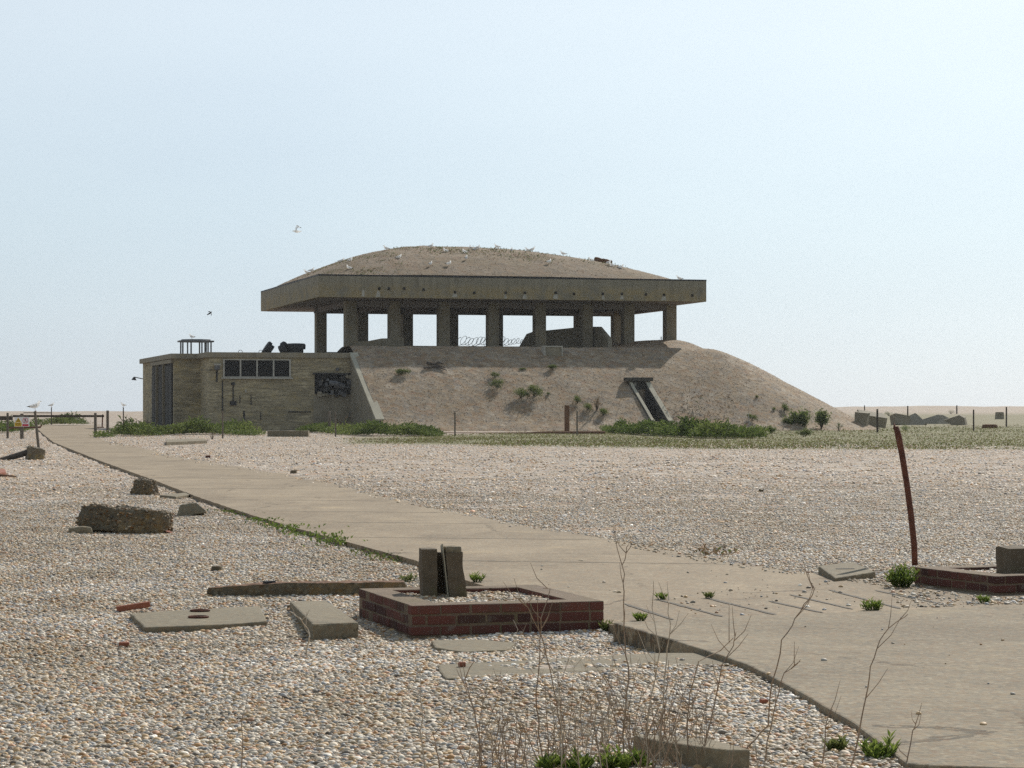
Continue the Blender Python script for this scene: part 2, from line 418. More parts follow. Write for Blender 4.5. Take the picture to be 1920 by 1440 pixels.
def in_path(x, y, m=0.0):
    if y > Lw[-1][0] or y < 10.0: return inpoly(x, y, APR)
    if inpoly(x, y, APR): return True
    l, r = lerp_tab(Lw, y), lerp_tab(Rw, y)
    if y < Rw[0][0]: return inpoly(x, y, PATH)
    return l+.02 < x < r-m
def Gm(px, py):
    """where the sight line through a photo pixel meets the ground"""
    d = 9.0
    while d < 900:
        p = P(px, py, d)
        if p.z <= gz(p.x, p.y): return Vector((p.x, p.y, gz(p.x, p.y)))
        d *= 1.0015
    return P(px, py, 400)

ts = [-3, -2, -1.4, -1, -.75, -.55, -.42, -.34, -.30]+[-.27+.54*i/250 for i in range(251)]+[.30, .34, .42, .55, .75, 1, 1.4, 2, 3]
ds = [-14, -8, -3, 1, 4, 6, 7.5, 8.5]
d = 9.2
while d < 60: ds.append(d); d *= 1.0072
while d < 1500: ds.append(d); d *= 1.02
ds.append(1600)
vs, moss = [], []
for yy in ds:
    for tt in ts:
        x = tt*(yy+(20 if yy < 9 else 0) if yy > 0 else 20+yy*0); y = yy
        z = gz(x, y)
        if y > 9 and in_path(x, y, .22): z = min(z, -.06)
        vs.append((x, y, z))
        px, py = 960+F*x/max(y, 1), HZ+F*(CH-z)/max(y, 1)
        m = 0
        if y > 60 and py < 870:
            top = 821-13*ss(640, 1150, px)-8*ss(1350, 1700, px); bot = 833+9*ss(650, 1400, px)
            wob = 3*nz(px*.01, py*.1, 2)
            m = ss(top-3, top+2, py+wob)*ss(bot+3, bot-3, py+wob)*ss(600, 700, px)
            if px > 1560: m = max(m, .75*ss(772, 780, py)*ss(842, 838, py)*ss(1560, 1640, px))
        moss.append(m)
W_ = len(ts)
fs = [(j*W_+i, j*W_+i+1, (j+1)*W_+i+1, (j+1)*W_+i) for j in range(len(ds)-1) for i in range(W_-1)]
me = bpy.data.meshes.new('ground'); me.from_pydata(vs, [], fs); me.materials.append(M['ground'])
a = me.attributes.new('moss', 'FLOAT', 'POINT'); a.data.foreach_set('value', moss)
me.polygons.foreach_set('use_smooth', [True]*len(fs))
o = bpy.data.objects.new('ground', me); COL.objects.link(o)
tag(o, 'pale shingle ground spread out to the low far ridge', kind='structure')

# path and apron slabs
mb = MB(); mb.prism(PATH, -.25, PZ)
def seam(mb, a, b, w, z, seed, m=1):
    n = max(2, int((b-a).length/.12)); t = (b-a).normalized(); s = Vector((-t.y, t.x, 0)); vv = []
    for i in range(n+1):
        p = a.lerp(b, i/n); p.z = z; off = s*.012*nz(i*.7, seed); ww = w*(.55+.6*abs(nz(i*.9, seed, 5)))*(.15 if i in (0, n) else 1)
        vv += [p+off-s*ww, p+off+s*ww]
    mb.add(vv, [(2*i, 2*i+1, 2*i+3, 2*i+2) for i in range(n)], m)
for k, (a_, b_) in enumerate([((1170, 1132), (1264, 1163)), ((1228, 1123), (1357, 1157)), ((1322, 1121), (1458, 1154)), ((1440, 1127), (1546, 1150)),
                              ((1480, 1115), (1600, 1143)), ((1553, 1106), (1690, 1142)), ((1640, 1107), (1790, 1138))]):
    seam(mb, G(*a_, PZ), G(*b_, PZ), .030, PZ+.004, k)
for k, y in enumerate((24.5, 29, 33, 36.5, 41, 47, 54, 62, 72, 85, 100)):
    l, r = lerp_tab(Lw, y), lerp_tab(Rw, y)
    seam(mb, Vector((l+.1, y+.3, PZ)), Vector((r-.2, y-.3, PZ)), .014+.0004*y, PZ+.004, k+20)
o = mb.build('path', ['path', 'dirt']); tag(o, 'long buff concrete path running back to the gate', kind='structure')
mb = MB(); mb.prism(jitter_poly(APR, .2, .012, 8), -.3, AZ)
jj = [G(a_, b_, AZ) for a_, b_ in joint]
o = mb.build('path', ['apron'], bevel=.012); o['kind'] = 'structure'; o['label'] = 'wide worn concrete apron slab at the near end of the path'

# ------------------------------------------------------------------ frame of the great building: u to the right along its front, v away
C15, S15 = math.cos(R(15)), math.sin(R(15)); NX, NY = -14.52, 180.0
def W(u, v, z=0.0): return Vector((NX+u*C15-v*S15, NY+u*S15+v*C15, z))
def loc_uv(p):
    x, y = p[0]-NX, p[1]-NY; return x*C15+y*S15, -x*S15+y*C15
def u_at(px, v):
    r = (px-960)/F; return (r*(NY+v*C15)-NX+v*S15)/(C15-r*S15)
def v_at(px, u):
    r = (px-960)/F; return (NX+u*C15-r*(NY+u*S15))/(S15+r*C15)
def z_at(py, u, v): return CH-(py-HZ)/F*(NY+u*S15+v*C15)
UR, VR = 30.8, 27.4; ZS, ZT = 9.99, 11.71
def roof_h(u, v):
    p = (12-u)/12 if u < 12 else (u-12)/(UR-12); q = abs(v/13.7-1)
    r = min(1, (p**5+q**5)**.2); return 3.1*(1-r*r)*(1+.03*nz(u*.5, v*.5))+.05*nz(u*.9, v*.9, 3)*(1-r**6)
UC, VT = 21.93, -10.0
ENT = (UC-.58, UC+.58, -15.3, VT)
def mound_h(u, v, cut=True):
    dx = max(0, u-29.7); dy = max(-3.4-v, v-26.5, 0); dd = math.hypot(dx, dy)
    top = 6.25+.9*ss(21, 29, u)*ss(-2.5, 5, v)-.8*ss(5.5, 2.2, u)*ss(-2, 4, v)
    a_ = 2.6-1.7*(dx/(dx+dy+1e-6)); h = top-.535*(math.sqrt(dd*dd+a_)-math.sqrt(a_))
    h += .07*nz(u*.25, v*.25)+.04*nz(u*.9, v*.9, 7)
    if h < .7: h = .7-(.7-h)*(.75)
    if cut and ENT[0] < u < ENT[1] and ENT[2] < v < ENT[3]: h = min(h, .35+.1*nz(u*3, v*3))
    return h
us = [1.6+.42*i for i in range(47)]+[UC-.65, UC-.59, UC-.57, UC-.25, UC, UC+.25, UC+.57, UC+.59, UC+.65]+[22.9+.45*i for i in range(62)]
vvs = [-19.5+.42*i for i in range(11)]+[-15.31, -15.29]+[-14.3+.42*i for i in range(12)]+[VT-.01, VT+.01]+[-8.7+.45*i for i in range(30)]+[5+1.4*i for i in range(36)]
us = sorted(u for u in us if not (21.05 < u < 21.26)); vvs = sorted(vvs)
vs = [W(u, v, mound_h(u, v)) for v in vvs for u in us]
nu = len(us); fs = [(j*nu+i, j*nu+i+1, (j+1)*nu+i+1, (j+1)*nu+i) for j in range(len(vvs)-1) for i in range(nu-1)]
me = bpy.data.meshes.new('hill'); me.from_pydata([tuple(v) for v in vs], [], fs); me.materials.append(M['mound'])
me.polygons.foreach_set('use_smooth', [True]*len(fs))
o = bpy.data.objects.new('hill', me); COL.objects.link(o); tag(o, 'steep brown shingle mound banked up round the columned building', kind='structure')
def on(px, py, fn, d0=150.0, d1=215.0):
    """where the sight line meets a height field given in (u, v), or skims closest to it"""
    best = None; d = d0
    while d < d1:
        p = P(px, py, d); u, v = loc_uv(p); h = fn(u, v)
        if h is not None:
            e = p.z-h
            if e <= 0: return Vector((p.x, p.y, h))
            if best is None or e < best[0]: best = (e, Vector((p.x, p.y, h)))
        d += .12
    return best[1]
def Mm(px, py): return on(px, py, lambda u, v: max(mound_h(u, v), gz(*W(u, v)[:2])) if u > 1.7 else None)
def Rm(px, py): return on(px, py, lambda u, v: ZT+roof_h(u, v) if 0 < u < UR and 0 < v < VR else None)

# ------------------------------------------------------------------ the columned building
bk = thing('concrete_pavilion', 'huge columned concrete building with an overhanging flat roof heaped with shingle', 'building', W(0, 0, 0), R(15))
mb = MB(); mb.bx((0, 0, ZS), (UR, VR, ZT))
roof = mb.build('roof', ['fascia'], bk, bevel=.03)
mb = MB(); mb.bx((.5, .5, ZS-.03), (UR-.5, VR-.5, ZS-.003))
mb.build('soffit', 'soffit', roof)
n = 60; vs = []
mb = MB()
for j in range(n+1):
    for i in range(n+1):
        u, v = .12+(UR-.24)*i/n, .12+(VR-.24)*j/n; vs.append((u, v, ZT+.01+max(0, roof_h(u, v))))
mb.add(vs, [(j*(n+1)+i, j*(n+1)+i+1, (j+1)*(n+1)+i+1, (j+1)*(n+1)+i) for j in range(n) for i in range(n)])
mb.build('shingle_cover', 'crown', roof, smooth=True)
mb = MB()
for a_, b_ in (((-.006, -.006, ZT-.11), (UR+.006, .12, ZT+.012)), ((-.006, VR-.12, ZT-.11), (UR+.006, VR+.006, ZT+.012)), ((-.006, .121, ZT-.11), (.12, VR-.121, ZT+.012)), ((UR-.12, .121, ZT-.11), (UR+.006, VR-.121, ZT+.012))): mb.bx(a_, b_)
mb.build('edge_strip', 'iron', roof)
# drain spouts along the lower fascia with pale dribbles
hx = [711, 729, 758, 794, 853, 889, 948, 984, 1042, 1076, 1130, 1166, 1211, 1245, 1298]
hy = [541, 541, 541, 543, 548, 549, 549, 549, 549, 551, 551, 551, 552, 553, 554]
for k, (a_, b_) in enumerate(zip(hx, hy)):
    u = u_at(a_, 0); z = z_at(b_, u, 0); mb = MB()
    mb.box((u, -.02, z), (.17, .07, .19)); mb.tube([(u, -.03, z-.02), (u, -.11, z-.06)], .05, 6)
    o = mb.build('drain_hole', 'void', roof)
for k, (a_, y0, y1) in enumerate([(681, 543, 556), (709, 545, 557), (853, 549, 557), (948, 551, 560), (984, 551, 560), (1042, 551, 560), (1131, 552, 561), (1166, 552, 561), (1245, 553, 563)]):
    u = u_at(a_, 0); z0, z1 = z_at(y0, u, 0), z_at(y1, u, 0); mb = MB(); q = .10+.05*(k % 3)
    mb.add([(u-q*.5, -.004, z0), (u+q*.5, -.004, z0), (u+q*.9, -.004, z0*.5+z1*.5), (u+q, -.004, max(z1, ZS+.02)), (u-q*1.2, -.004, max(z1, ZS+.02))], [(0, 4, 3, 2, 1)])
    mb.build('lime_stain', 'white', roof)
VF, VB = 4.9, 18.0
fcol = [u_at(x, VF-.45) for x in (658.5, 741, 833.5, 926, 1014, 1102, 1180, 1259)]
bcol = [u_at(x, VB-.45) for x in (603, 681, 765, 850, 934, 1013, 1090, 1160)]
for u in fcol:
    mb = MB(); mb.bx((u-.43, VF-.5, 4.5), (u+.43, VF+.5, ZS-.031)); mb.build('column', 'concrete', bk, bevel=.03)
for u in bcol:
    mb = MB(); mb.bx((u-.43, VB-.5, 4.5), (u+.43, VB+.5, ZS-.031)); mb.build('column', 'concrete', bk, bevel=.03)
for v in (VF, VB):
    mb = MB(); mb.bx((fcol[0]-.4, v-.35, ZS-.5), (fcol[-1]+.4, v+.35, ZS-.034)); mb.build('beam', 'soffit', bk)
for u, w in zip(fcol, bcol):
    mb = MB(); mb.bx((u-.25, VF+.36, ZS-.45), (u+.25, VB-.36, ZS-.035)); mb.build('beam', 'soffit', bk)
# sill walls between the columns
mb = MB(); zs = z_at(649, 13, VF-.3); mb.bx((fcol[1]-.4, VF-.3, 4.8), (fcol[5]+.4, VF+.3, zs)); mb.build('sill_wall', 'concrete', bk, bevel=.02)
mb = MB(); mb.bx((bcol[0]-.4, VB-.25, 4.8), (bcol[-1]+.4, VB+.25, 6.3)); mb.build('sill_wall', 'concrete', bk)
mb = MB(); v0 = VF-.62
pts = [(664, 670), (664, 640), (690, 639.5), (716, 634.5), (757, 634), (757, 655), (720, 661)]
mb.extr([(u_at(a_, v0), v0, z_at(b_, u_at(a_, v0), v0)) for a_, b_ in pts], (0, .28, 0)); mb.build('panel_wall', 'concrete', bk)
# wing walls inside and in front of the columns on the right
v0 = VF+1.9
pts = [(974, 652), (989, 626), (1000, 622), (1079, 614), (1112, 612), (1112, 652)]
mb = MB(); mb.extr([(u_at(a_, v0), v0, z_at(b_, u_at(a_, v0), v0)) for a_, b_ in pts], (0, .3, 0)); mb.build('wing_wall', 'concrete', bk)
uw = fcol[5]+.55
pts = [(1108, 655), (1108, 612.5), (1121, 612.5), (1140, 635), (1140, 669)]
mb = MB(); q = []
for a_, b_ in pts:
    v = v_at(a_, uw); q.append((uw, v, z_at(b_, uw, v)))
mb.extr(q, (.32, 0, 0)); o = mb.build('wing_wall', 'concrete', bk)
# retaining side wall between annex and mound with its sloping buttress and pale coping
UB = 1.32
zc = lambda v: 5.55-.512*(-5.6-v)
prof = [(-5.58, -.3), (-5.58, 5.55), (-14.9, zc(-14.9)), (-15.2, .2), (-15.2, -.3)]
mb = MB(); mb.extr([(UB, v, z) for v, z in prof], (.45, 0, 0)); bt = mb.build('buttress_wall', 'concrete', bk)
mb = MB(); mb.extr([(UB-.05, v, z) for v, z in [(-5.5, 5.56), (-5.5, 5.72), (-15.0, zc(-14.9)+.12), (-15.0, zc(-14.9)-.03)]], (.62, 0, 0)); mb.build('coping', 'cope', bt)
mb = MB(); mb.bx((UB+.05, -5.57, -.3), (UB+.43, 26, 5.5)); mb.build('side_wall', 'concrete', bk)
# low pale-framed concrete box standing in the slope below the columns
c = Mm(1038, 668); u, v = loc_uv(c); hb = thing('concrete_hatch', 'small pale-framed concrete box set into the mound just below the columns', 'hatch', c, R(15))
mb = MB(); w, h = .72, .92; z0 = -.15
for a_, b_ in (((-w, 0, z0), (w, .8, z0+.1)), ((-w, 0, z0+h-.1), (w, .8, z0+h)), ((-w, 0, z0+.1), (-w+.1, .8, z0+h-.1)), ((w-.1, 0, z0+.1), (w, .8, z0+h-.1))): mb.bx(a_, b_)
mb.build('surround', 'white', hb, bevel=.01)
mb = MB(); mb.bx((-w+.1, .06, z0+.1), (w-.1, .78, z0+h-.1)); mb.build('panel', 'concrete', hb)

# ------------------------------------------------------------------ entrance tunnel in the mound
ue0, ue1, ve0, ve1 = ENT
E0 = W(UC, VT, 0); en = thing('tunnel_entrance', 'dark doorway between two sloping concrete walls let into the mound side', 'entrance', E0, R(15))
def ent_wall(ua, name, cw=.29):
    pr = []
    for v in (VT, VT-1, VT-2, VT-3, VT-4, VT-5, VT-5.5): pr.append((v, mound_h(UC, v, False)+.08+(.12 if v > VT-.5 else 0)))
    poly = [(ua, v-VT, z) for v, z in pr]+[(ua, -5.6, -.2), (ua, 0, -.2)]
    mb = MB(); mb.extr(poly, (.27, 0, 0)); w_ = mb.build(name, 'tunnel', en)
    top = [(ua-.02, v-VT, z+.003) for v, z in pr]+[(ua-.02, v-VT, z+.075) for v, z in pr[::-1]]
    mb = MB(); mb.extr([(p[0]+(.29-cw if cw < .29 else 0), p[1], p[2]) for p in top], (cw, 0, 0)); mb.build('coping', 'cope', w_); return w_
ent_wall(-.80, 'wall', .22); ent_wall(.52, 'wall', .36)
zl = mound_h(UC, VT, False)+.16
mb = MB(); mb.bx((-1.02, -.45, zl), (1.02, .35, zl+.26)); mb.build('lintel', 'tunnel', en, bevel=.02)
mb = MB(); mb.bx((-.60, -.02, zl-.62), (.60, .25, zl)); mb.build('door_head', 'tunnel', en)
mb = MB(); mb.bx((-.60, .12, 0), (.60, .2, zl-.62)); dr = mb.build('door', 'void', en)
mb = MB(); mb.bx((-.02, -.03, .2), (.05, .08, zl-.62)); mb.build('door_post', 'white', en)
mb = MB(); mb.box((-.26, -.08, zl-.25), (.16, .12, .26)); mb.build('lamp', 'white', en, bevel=.02)

# ------------------------------------------------------------------ brick annex
VA = -5.57; uL = u_at(393, VA); uR = UB-.004; vB = VA+5.17; u2 = u_at(326, vB); vE = vB+20.7; AH = 5.30; AT = 5.68
A0 = W(uL, VA, 0); an = thing('brick_annex', 'flat-roofed yellow brick annex with dark windows at the left of the mound', 'building', A0, R(15))
LA = lambda u, v, z=0: (u-uL, v-VA, z)
mb = MB(); mb.prism([LA(*p)[:2] for p in ((uL, VA), (uR, VA), (uR, vE), (u2, vE), (u2, vB), (uL, vB))], -.3, AH); wl = mb.build('brick_walls', 'brick', an)
q = .26
mb = MB(); mb.prism([LA(*p)[:2] for p in ((uL-q, VA-q*.5), (uR, VA-q*.5), (uR, vE+q), (u2-q, vE+q), (u2-q, vB-q), (uL-q, vB-q))], AH+.003, AT); mb.build('roof_slab', 'concrete', an, bevel=.02)
# front windows: frame, sill, four dark panes
x0, x1 = u_at(419.5, VA)-uL, u_at(543.5, VA)-uL; zt, zb = z_at(675.5, (x0+x1)/2+uL, VA), z_at(706, (x0+x1)/2+uL, VA)
wn = MB(); k = 4; ww = (x1-x0)/k
wn.bx((x0-.07, -.10, zb-.08), (x1+.07, .02, zb)); wn.bx((x0-.07, -.10, zt), (x1+.07, .02, zt+.07))
for i in range(k+1): wn.bx((x0+ww*i-.055, -.10, zb), (x0+ww*i+.055, .02, zt))
wf = wn.build('window', 'white', an)
for i in range(k):
    mb = MB(); mb.bx((x0+ww*i+.055, -.03, zb), (x0+ww*(i+1)-.055, -.006, zt)); mb.build('pane', 'pane', wf)
mb = MB(); mb.bx((x0-.2, -.20, zb-.17), (x1+.2, -.004, zb-.085)); mb.build('sill', 'white', wf)
# tall folding doors in the left-hand side wall
ya, yb = .5+5.17, 13.4+5.17; ux = u2-uL
dz = z_at(681, u2, vB+1)
mb = MB(); mb.bx((ux-.05, ya, 0), (ux-.004, yb, dz)); df = mb.build('door_opening', 'void', an)
n = 6
for i in range(n):
    a_, b_ = ya+(yb-ya)*i/n, ya+(yb-ya)*(i+1)/n
    mb = MB(); mb.bx((ux-.11, a_+.12, .05), (ux-.053, b_-.12, dz-.15)); mb.build('door', 'door', an)
    if i in (2, 4):
        mb = MB(); mb.bx((ux-.28, a_-.14, 0), (ux-.054, a_+.11, dz)); mb.build('door_post', 'slab', an)
mb = MB(); mb.bx((ux-.2, ya-.3, dz), (ux-.004, yb+.3, dz+.28)); mb.build('lintel', 'concrete', an)
# conduits, lamps and fittings on the front
def fx(px): return u_at(px, VA)-uL
def fz(px, py): return z_at(py, u_at(px, VA), VA)
def fit(name, mat, px0, py0, px1, py1, dep=.08, parent=an, bevel=0.0):
    mb = MB(); mb.bx((fx(px0), -dep, fz(px0, py1)), (fx(px1), -.004, fz(px0, py0))); return mb.build(name, mat, parent, bevel=bevel)
lp = fit('lamp', 'lead', 402, 684, 411, 693, .30, bevel=.03); fit('lamp_hood', 'white', 401, 682, 413, 685, .36, lp); fit('bracket', 'iron', 405, 693, 408, 716, .06, lp)
fit('conduit', 'iron', 376, 693.2, 402, 694.2, .05)
for a in ((416, 713, 418, 773), (436, 722, 438, 760), (449, 742, 450.5, 756), (470, 740, 471.3, 760), (456, 770, 459, 806), (488, 772, 489, 788)): fit('conduit', 'iron', *a, .06)
fit('junction_box', 'iron', 431, 752, 443, 760, .12); fit('junction_box', 'iron', 433.5, 717, 440, 722, .14); fit('wall_light', 'white', 459, 730, 462, 736, .12)
fit('conduit', 'iron', 540, 771.2, 583, 773.2, .05)
# broken services in a dark opening at the right end of the front
x0, x1 = fx(590), fx(661.5); zt, zb = fz(625, 702), fz(625, 739)
mb = MB(); mb.bx((x0, -.06, zb), (x1, -.004, zt)); rc = mb.build('service_recess', 'void', an)
mb = MB(); mb.bx((x0-.15, -.25, zt), (x1+.1, -.004, zt+.10)); mb.build('canopy', 'iron', rc)
rr = random.Random(3)
for i in range(26):
    a, b = rr.uniform(x0+.1, x1-.25), rr.uniform(zb-.1, zt-.12); w, h = rr.uniform(.08, .45), rr.uniform(.06, .4)
    mb = MB(); mb.box((a+w/2, -.16-rr.uniform(0, .2), b), (w, .18, h), rr.uniform(-.3, .3), mat=Matrix.Rotation(rr.uniform(-.4, .4), 3, 'Y'))
    mb.build('broken_duct', ['lead', 'iron', 'lead', 'block', 'door'][i % 5], rc, bevel=.02)
mb = MB(); mb.tube([(x0+1.0, -.3, zb+.8), (x0+1.5, -.35, zb+.75), (x0+2.1, -.3, zb+.55)], .22, 10); mb.build('broken_duct', 'lead', rc)
fit('render_patch', 'block', 588, 742, 662, 808, .03)
fit('pilaster', 'concrete', 661.8, 664, 668, 808, .02)
fit('wall_light', 'lead', 629.5, 690, 634.5, 695, .25)
mb = MB(); mb.tube([(fx(655), -.4, fz(655, 770)), (fx(642), -1.2, 0)], .03, 5); mb.build('leaning_rod', 'lead', an)
mb = MB(); yq = vE-VA-.5; mb.tube([(ux-.05, yq, 4.05), (ux-.75, yq, 4.2)], .04, 5); mb.tube([(ux-.75, yq, 4.22), (ux-.78, yq, 3.95)], [.06, .22], 8); mb.build('wall_lamp', 'iron', an)
# roof vent house: thin canopy on short legs
vp = on(367, 662, lambda u, v: AT if u2 < u < uR and VA < v < vE else None); vp = P(367, 661, 181.0); vp.z = AT
VL = []; q = 1.28; vh = .95
for i, (a, b) in enumerate([(-1, -.8), (-.7, -1), (-.45, -1), (.3, -1), (.6, -1), (.95, -.9), (-1, .4), (-.8, .9), (.4, 1), (.95, .6), (-.2, 1), (.78, .95)]):
    vt = MB(); vt.box((a*q*.84, b*q*.84, vh/2), (.10, .10, vh)); VL.append(vt.build('vent_leg', 'lead'))
mb = MB(); oc = [(math.cos(R(22.5+45*i))*q*1.12, math.sin(R(22.5+45*i))*q*1.12) for i in range(8)]
mb.prism(oc, vh+.002, vh+.12); mb.prism([(x*.8, y*.8) for x, y in oc], vh+.123, vh+.21); vc = mb.build('vent_canopy', 'lead', None, bevel=.02)
vthing = bpy.data.objects.new('roof_vent', None); COL.objects.link(vthing); vthing.parent = an
M15 = Matrix.Rotation(R(-15), 3, 'Z')
vthing.location = M15 @ (vp-A0)
for o in VL+[vc]: o.parent = vthing
# mushroom cowls on the annex roof, two of them toppled
def cowl(px, py, tilt, s, label):
    p = P(px, py, 178.0); p.z = AT; prt = bpy.data.objects.new('roof_cowl', None); COL.objects.link(prt); prt.parent = an
    prt.location = M15 @ (p-A0); prt.rotation_euler = tilt; prt.scale = (s, s, s)
    mb = MB(); mb.tube([(0, 0, 0), (0, 0, .45)], .58, 16); mb.build('cowl_drum', 'iron', prt, smooth=False)
    mb = MB(); mb.tube([(0, 0, .34), (0, 0, .36), (0, 0, .70), (0, 0, .80), (0, 0, .82)], [.5, .74, .76, .66, .3], 18); mb.build('cowl_cap', 'iron', prt)
    return prt
cowl(555, 661, (0, 0, 0), .96, '')
o = cowl(527, 661, (R(62), 0, R(60)), .72, ''); o.location.z += .22
o = cowl(509, 661, (R(50), R(-30), R(-70)), .72, ''); o.location.z += .20
for px in (451, 491):
    p = P(px, 661, 173); u, v = loc_uv(p); mb = MB()
    mb.tube([(.15*math.cos(a*.45), 0, .17*math.sin(a*.45)) for a in range(8)], .02, 5); o = mb.build('lifting_ring', 'iron', an); o.location = (u-uL, .2, AT)

# ------------------------------------------------------------------ posts, gate and signs
def post(name, px, py_top, py_bot, wpx, mat, label, lean=0, cat='post', group=None, square=False, d=None, ptop=None):
    b = Gm(px, py_bot) if d is None else P(px, py_bot, d)
    k = F/b.y; h = (py_bot-py_top)/k; w = wpx/k
    mb = MB(); rr = random.Random(int(px))
    tx = (ptop-px)/k if ptop else lean
    if square: mb.box((0, 0, h/2-.15), (w, w, h+.3), rr.uniform(0, .6))
    else: mb.tube([(0, 0, -.3), (0, 0, 0), (tx*.5, 0, h*.5), (tx, 0, h-.015), (tx, 0, h)], [w*.52, w*.5, w*.5, w*.47, w*.3], 9)
    o = mb.build(name, mat, None, b); tag(o, label, cat, group); return o, Vector((b.x+tx, b.y, b.z+h))
FP = 'thin fence posts spaced along the foot of the mound'
post('fence_post', 417.5, 770.5, 822, 3.2, 'post', 'thin fence post in front of the annex windows', cat='post', group=FP)
post('fence_post', 629, 770.5, 819, 3.0, 'post', 'thin fence post in front of the annex end beside the sloping buttress', group=FP)
post('fence_post', 853, 773, 818, 3.0, 'post', 'thin fence post just past the end of the dark green bank under the mound', group=FP)
post('fence_post', 1082, 770.5, 817, 3.0, 'post', 'thin fence post standing close beside the thick rusty post', group=FP)
post('fence_post', 1276, 768, 806, 3.0, 'postdark', 'thin dark fence post in the greenery just right of the tunnel entrance', group=FP)
post('fence_post', 1460.5, 765, 806, 3.2, 'postdark', 'thin fence post between the bushes at the right-hand foot of the mound', group=FP)
post('fence_post', 1645, 767, 811, 4.0, 'postdark', 'stout fence post in front of the long tilted rubble slab', group=FP)
post('fence_post', 1702, 761, 796, 2.6, 'postdark', 'fence post between the two big tilted rubble blocks behind the rusty pipe', group=FP)
post('fence_post', 1794, 760, 776, 2.6, 'postdark', 'short distant fence post on the skyline above the pointed rubble block', group=FP)
post('fence_post', 1825.5, 768, 808.5, 3.0, 'postdark', 'lone fence post on open grass right of the rubble blocks', group=FP)
post('fence_post', 1887, 763, 800.5, 3.0, 'postdark', 'fence post beside the small upright stone, furthest from the mound', group=FP)
post('fence_post', 1621, 760, 769, 2.0, 'postdark', 'tiny distant post on the skyline where the mound meets the horizon', d=330, group=FP)
post('timber_post', 617.5, 771, 812, 5.5, 'post', 'thick short timber post in front of the annex service opening', d=150)
post('rusted_post', 1063, 760, 811, 8.5, 'rustwood', 'thick rusty upright post at the foot of the mound', square=True)
_, gullA = post('leaning_post', 72.5, 771, 842, 5.2, 'post', 'leaning grey post with a gull standing on it beside the path', ptop=65.5)
_, gullB = post('marker_post', 96.5, 764, 790, 2.0, 'postdark', 'slim dark post beyond the gate bar with a gull on top', d=205)
_, gullC = post('marker_post', 231.3, 764, 793, 2.2, 'postdark', 'slim dark post left of the annex doors with a gull on top', d=200)
GD = 131.0
def gpost(px, t, bt, w, label):
    return post('gate_post', px, t, bt, w, 'post', label, group='round timber gate posts')
gpost(14.3, 774, 822, 4.6, 'gate post at the photograph edge, left of the warning sign')
gpost(41, 775.5, 823, 7, 'wide gate post that carries the warning sign')
gpost(178.8, 774, 820.5, 5.6, 'gate post that holds the free end of the gate bar')
gpost(201.8, 769.5, 819.5, 5.4, 'tallest gate post, standing alone right of the gate bar')
A_ = P(24, 781, GD-.3); gt = thing('gate_bar', 'long dark gate bar swung across the path between posts', 'gate', (A_.x, A_.y, 0))
def gl(px, py, d=GD-.3): return P(px, py, d)-Vector((A_.x, A_.y, 0))
mb = MB(); a, b = gl(24, 780.8), gl(195, 779.6); mb.box((a+b)/2, ((b-a).length, .13, .12), 0); mb.build('bar', 'postdark', gt, bevel=.01)
mb = MB(); a, b = gl(-14, 784), gl(25, 784); mb.box((a+b)/2+Vector((0, -.2, 0)), ((b-a).length, .16, .22)); mb.build('counterweight', 'postdark', gt, bevel=.01)
mb = MB(); mb.tube([gl(192.5, 777), gl(191.5, 801)], .035, 6); mb.tube([gl(182, 801.2), gl(195, 801.2)], .03, 6); mb.build('drop_leg', 'rust', gt)
lr = MB(); o0 = P(16, 802, 134); lr.tube([P(16, 802, 134)-o0, P(76, 801, 134)-o0, P(77.5, 797, 134)-o0], .05, 6)
tag(lr.build('low_rail', 'rust', None, o0), 'low rusty rail with an upturned end under the warning sign', 'rail')
wr = MB(); o0 = P(44, 774, 205); wr.tube([P(44, 774, 205)-o0, P(97, 774.2, 205)-o0], .035, 5)
tag(wr.build('fence_rail', 'postdark', None, o0), 'thin far rail running to the slim gull post beyond the gate bar', 'rail')
# warning sign: yellow panel with triangle, white panel with red no-walking ring
sd = 128.4; S0 = P(41, 791, sd); sg = thing('warning_sign', 'white sign with a yellow warning triangle and a red no-entry ring on the gate post', 'sign', S0)
px_ = sd/F
mb = MB(); mb.bx((-14*px_, 0, -9*px_), (14*px_, .02, 9*px_)); mb.build('board', 'signwhite', sg)
mb = MB(); mb.add([(-12.5*px_, -.004, -.5*px_), (-1.2*px_, -.004, -.5*px_), (-6.8*px_, -.004, 8*px_)], [(0, 1, 2)]); mb.bx((-13.4*px_, -.006, -8.4*px_), (-.4*px_, -.002, -1.2*px_)); mb.build('yellow_panel', 'yellow', sg)
mb = MB(); tr = [(-10.2, .6), (-3.4, .6), (-6.8, 5.9)]; tri = [(-9.0, 1.2), (-4.6, 1.2), (-6.8, 4.6)]
for i in range(3):
    j = (i+1) % 3
    mb.add([(tr[i][0]*px_, -.008, tr[i][1]*px_), (tr[j][0]*px_, -.008, tr[j][1]*px_), (tri[j][0]*px_, -.008, tri[j][1]*px_), (tri[i][0]*px_, -.008, tri[i][1]*px_)], [(0, 1, 2, 3)])
mb.bx((-7.1*px_, -.009, 2.4*px_), (-6.5*px_, -.006, 3.9*px_)); mb.bx((-7.1*px_, -.009, 1.5*px_), (-6.5*px_, -.006, 2.0*px_))
for y in (-3.2, -4.8, -6.6): mb.bx((-12*px_, -.009, y*px_), (-2*px_, -.007, (y+.7)*px_))
mb.build('warning_print', 'signblack', sg)
mb = MB(); n = 28; vv = []
for i in range(n):
    a = 2*math.pi*i/n
    for r in (5.2, 4.2): vv.append(((6.5+r*math.cos(a))*px_, -.004, (2.6+r*math.sin(a))*px_))
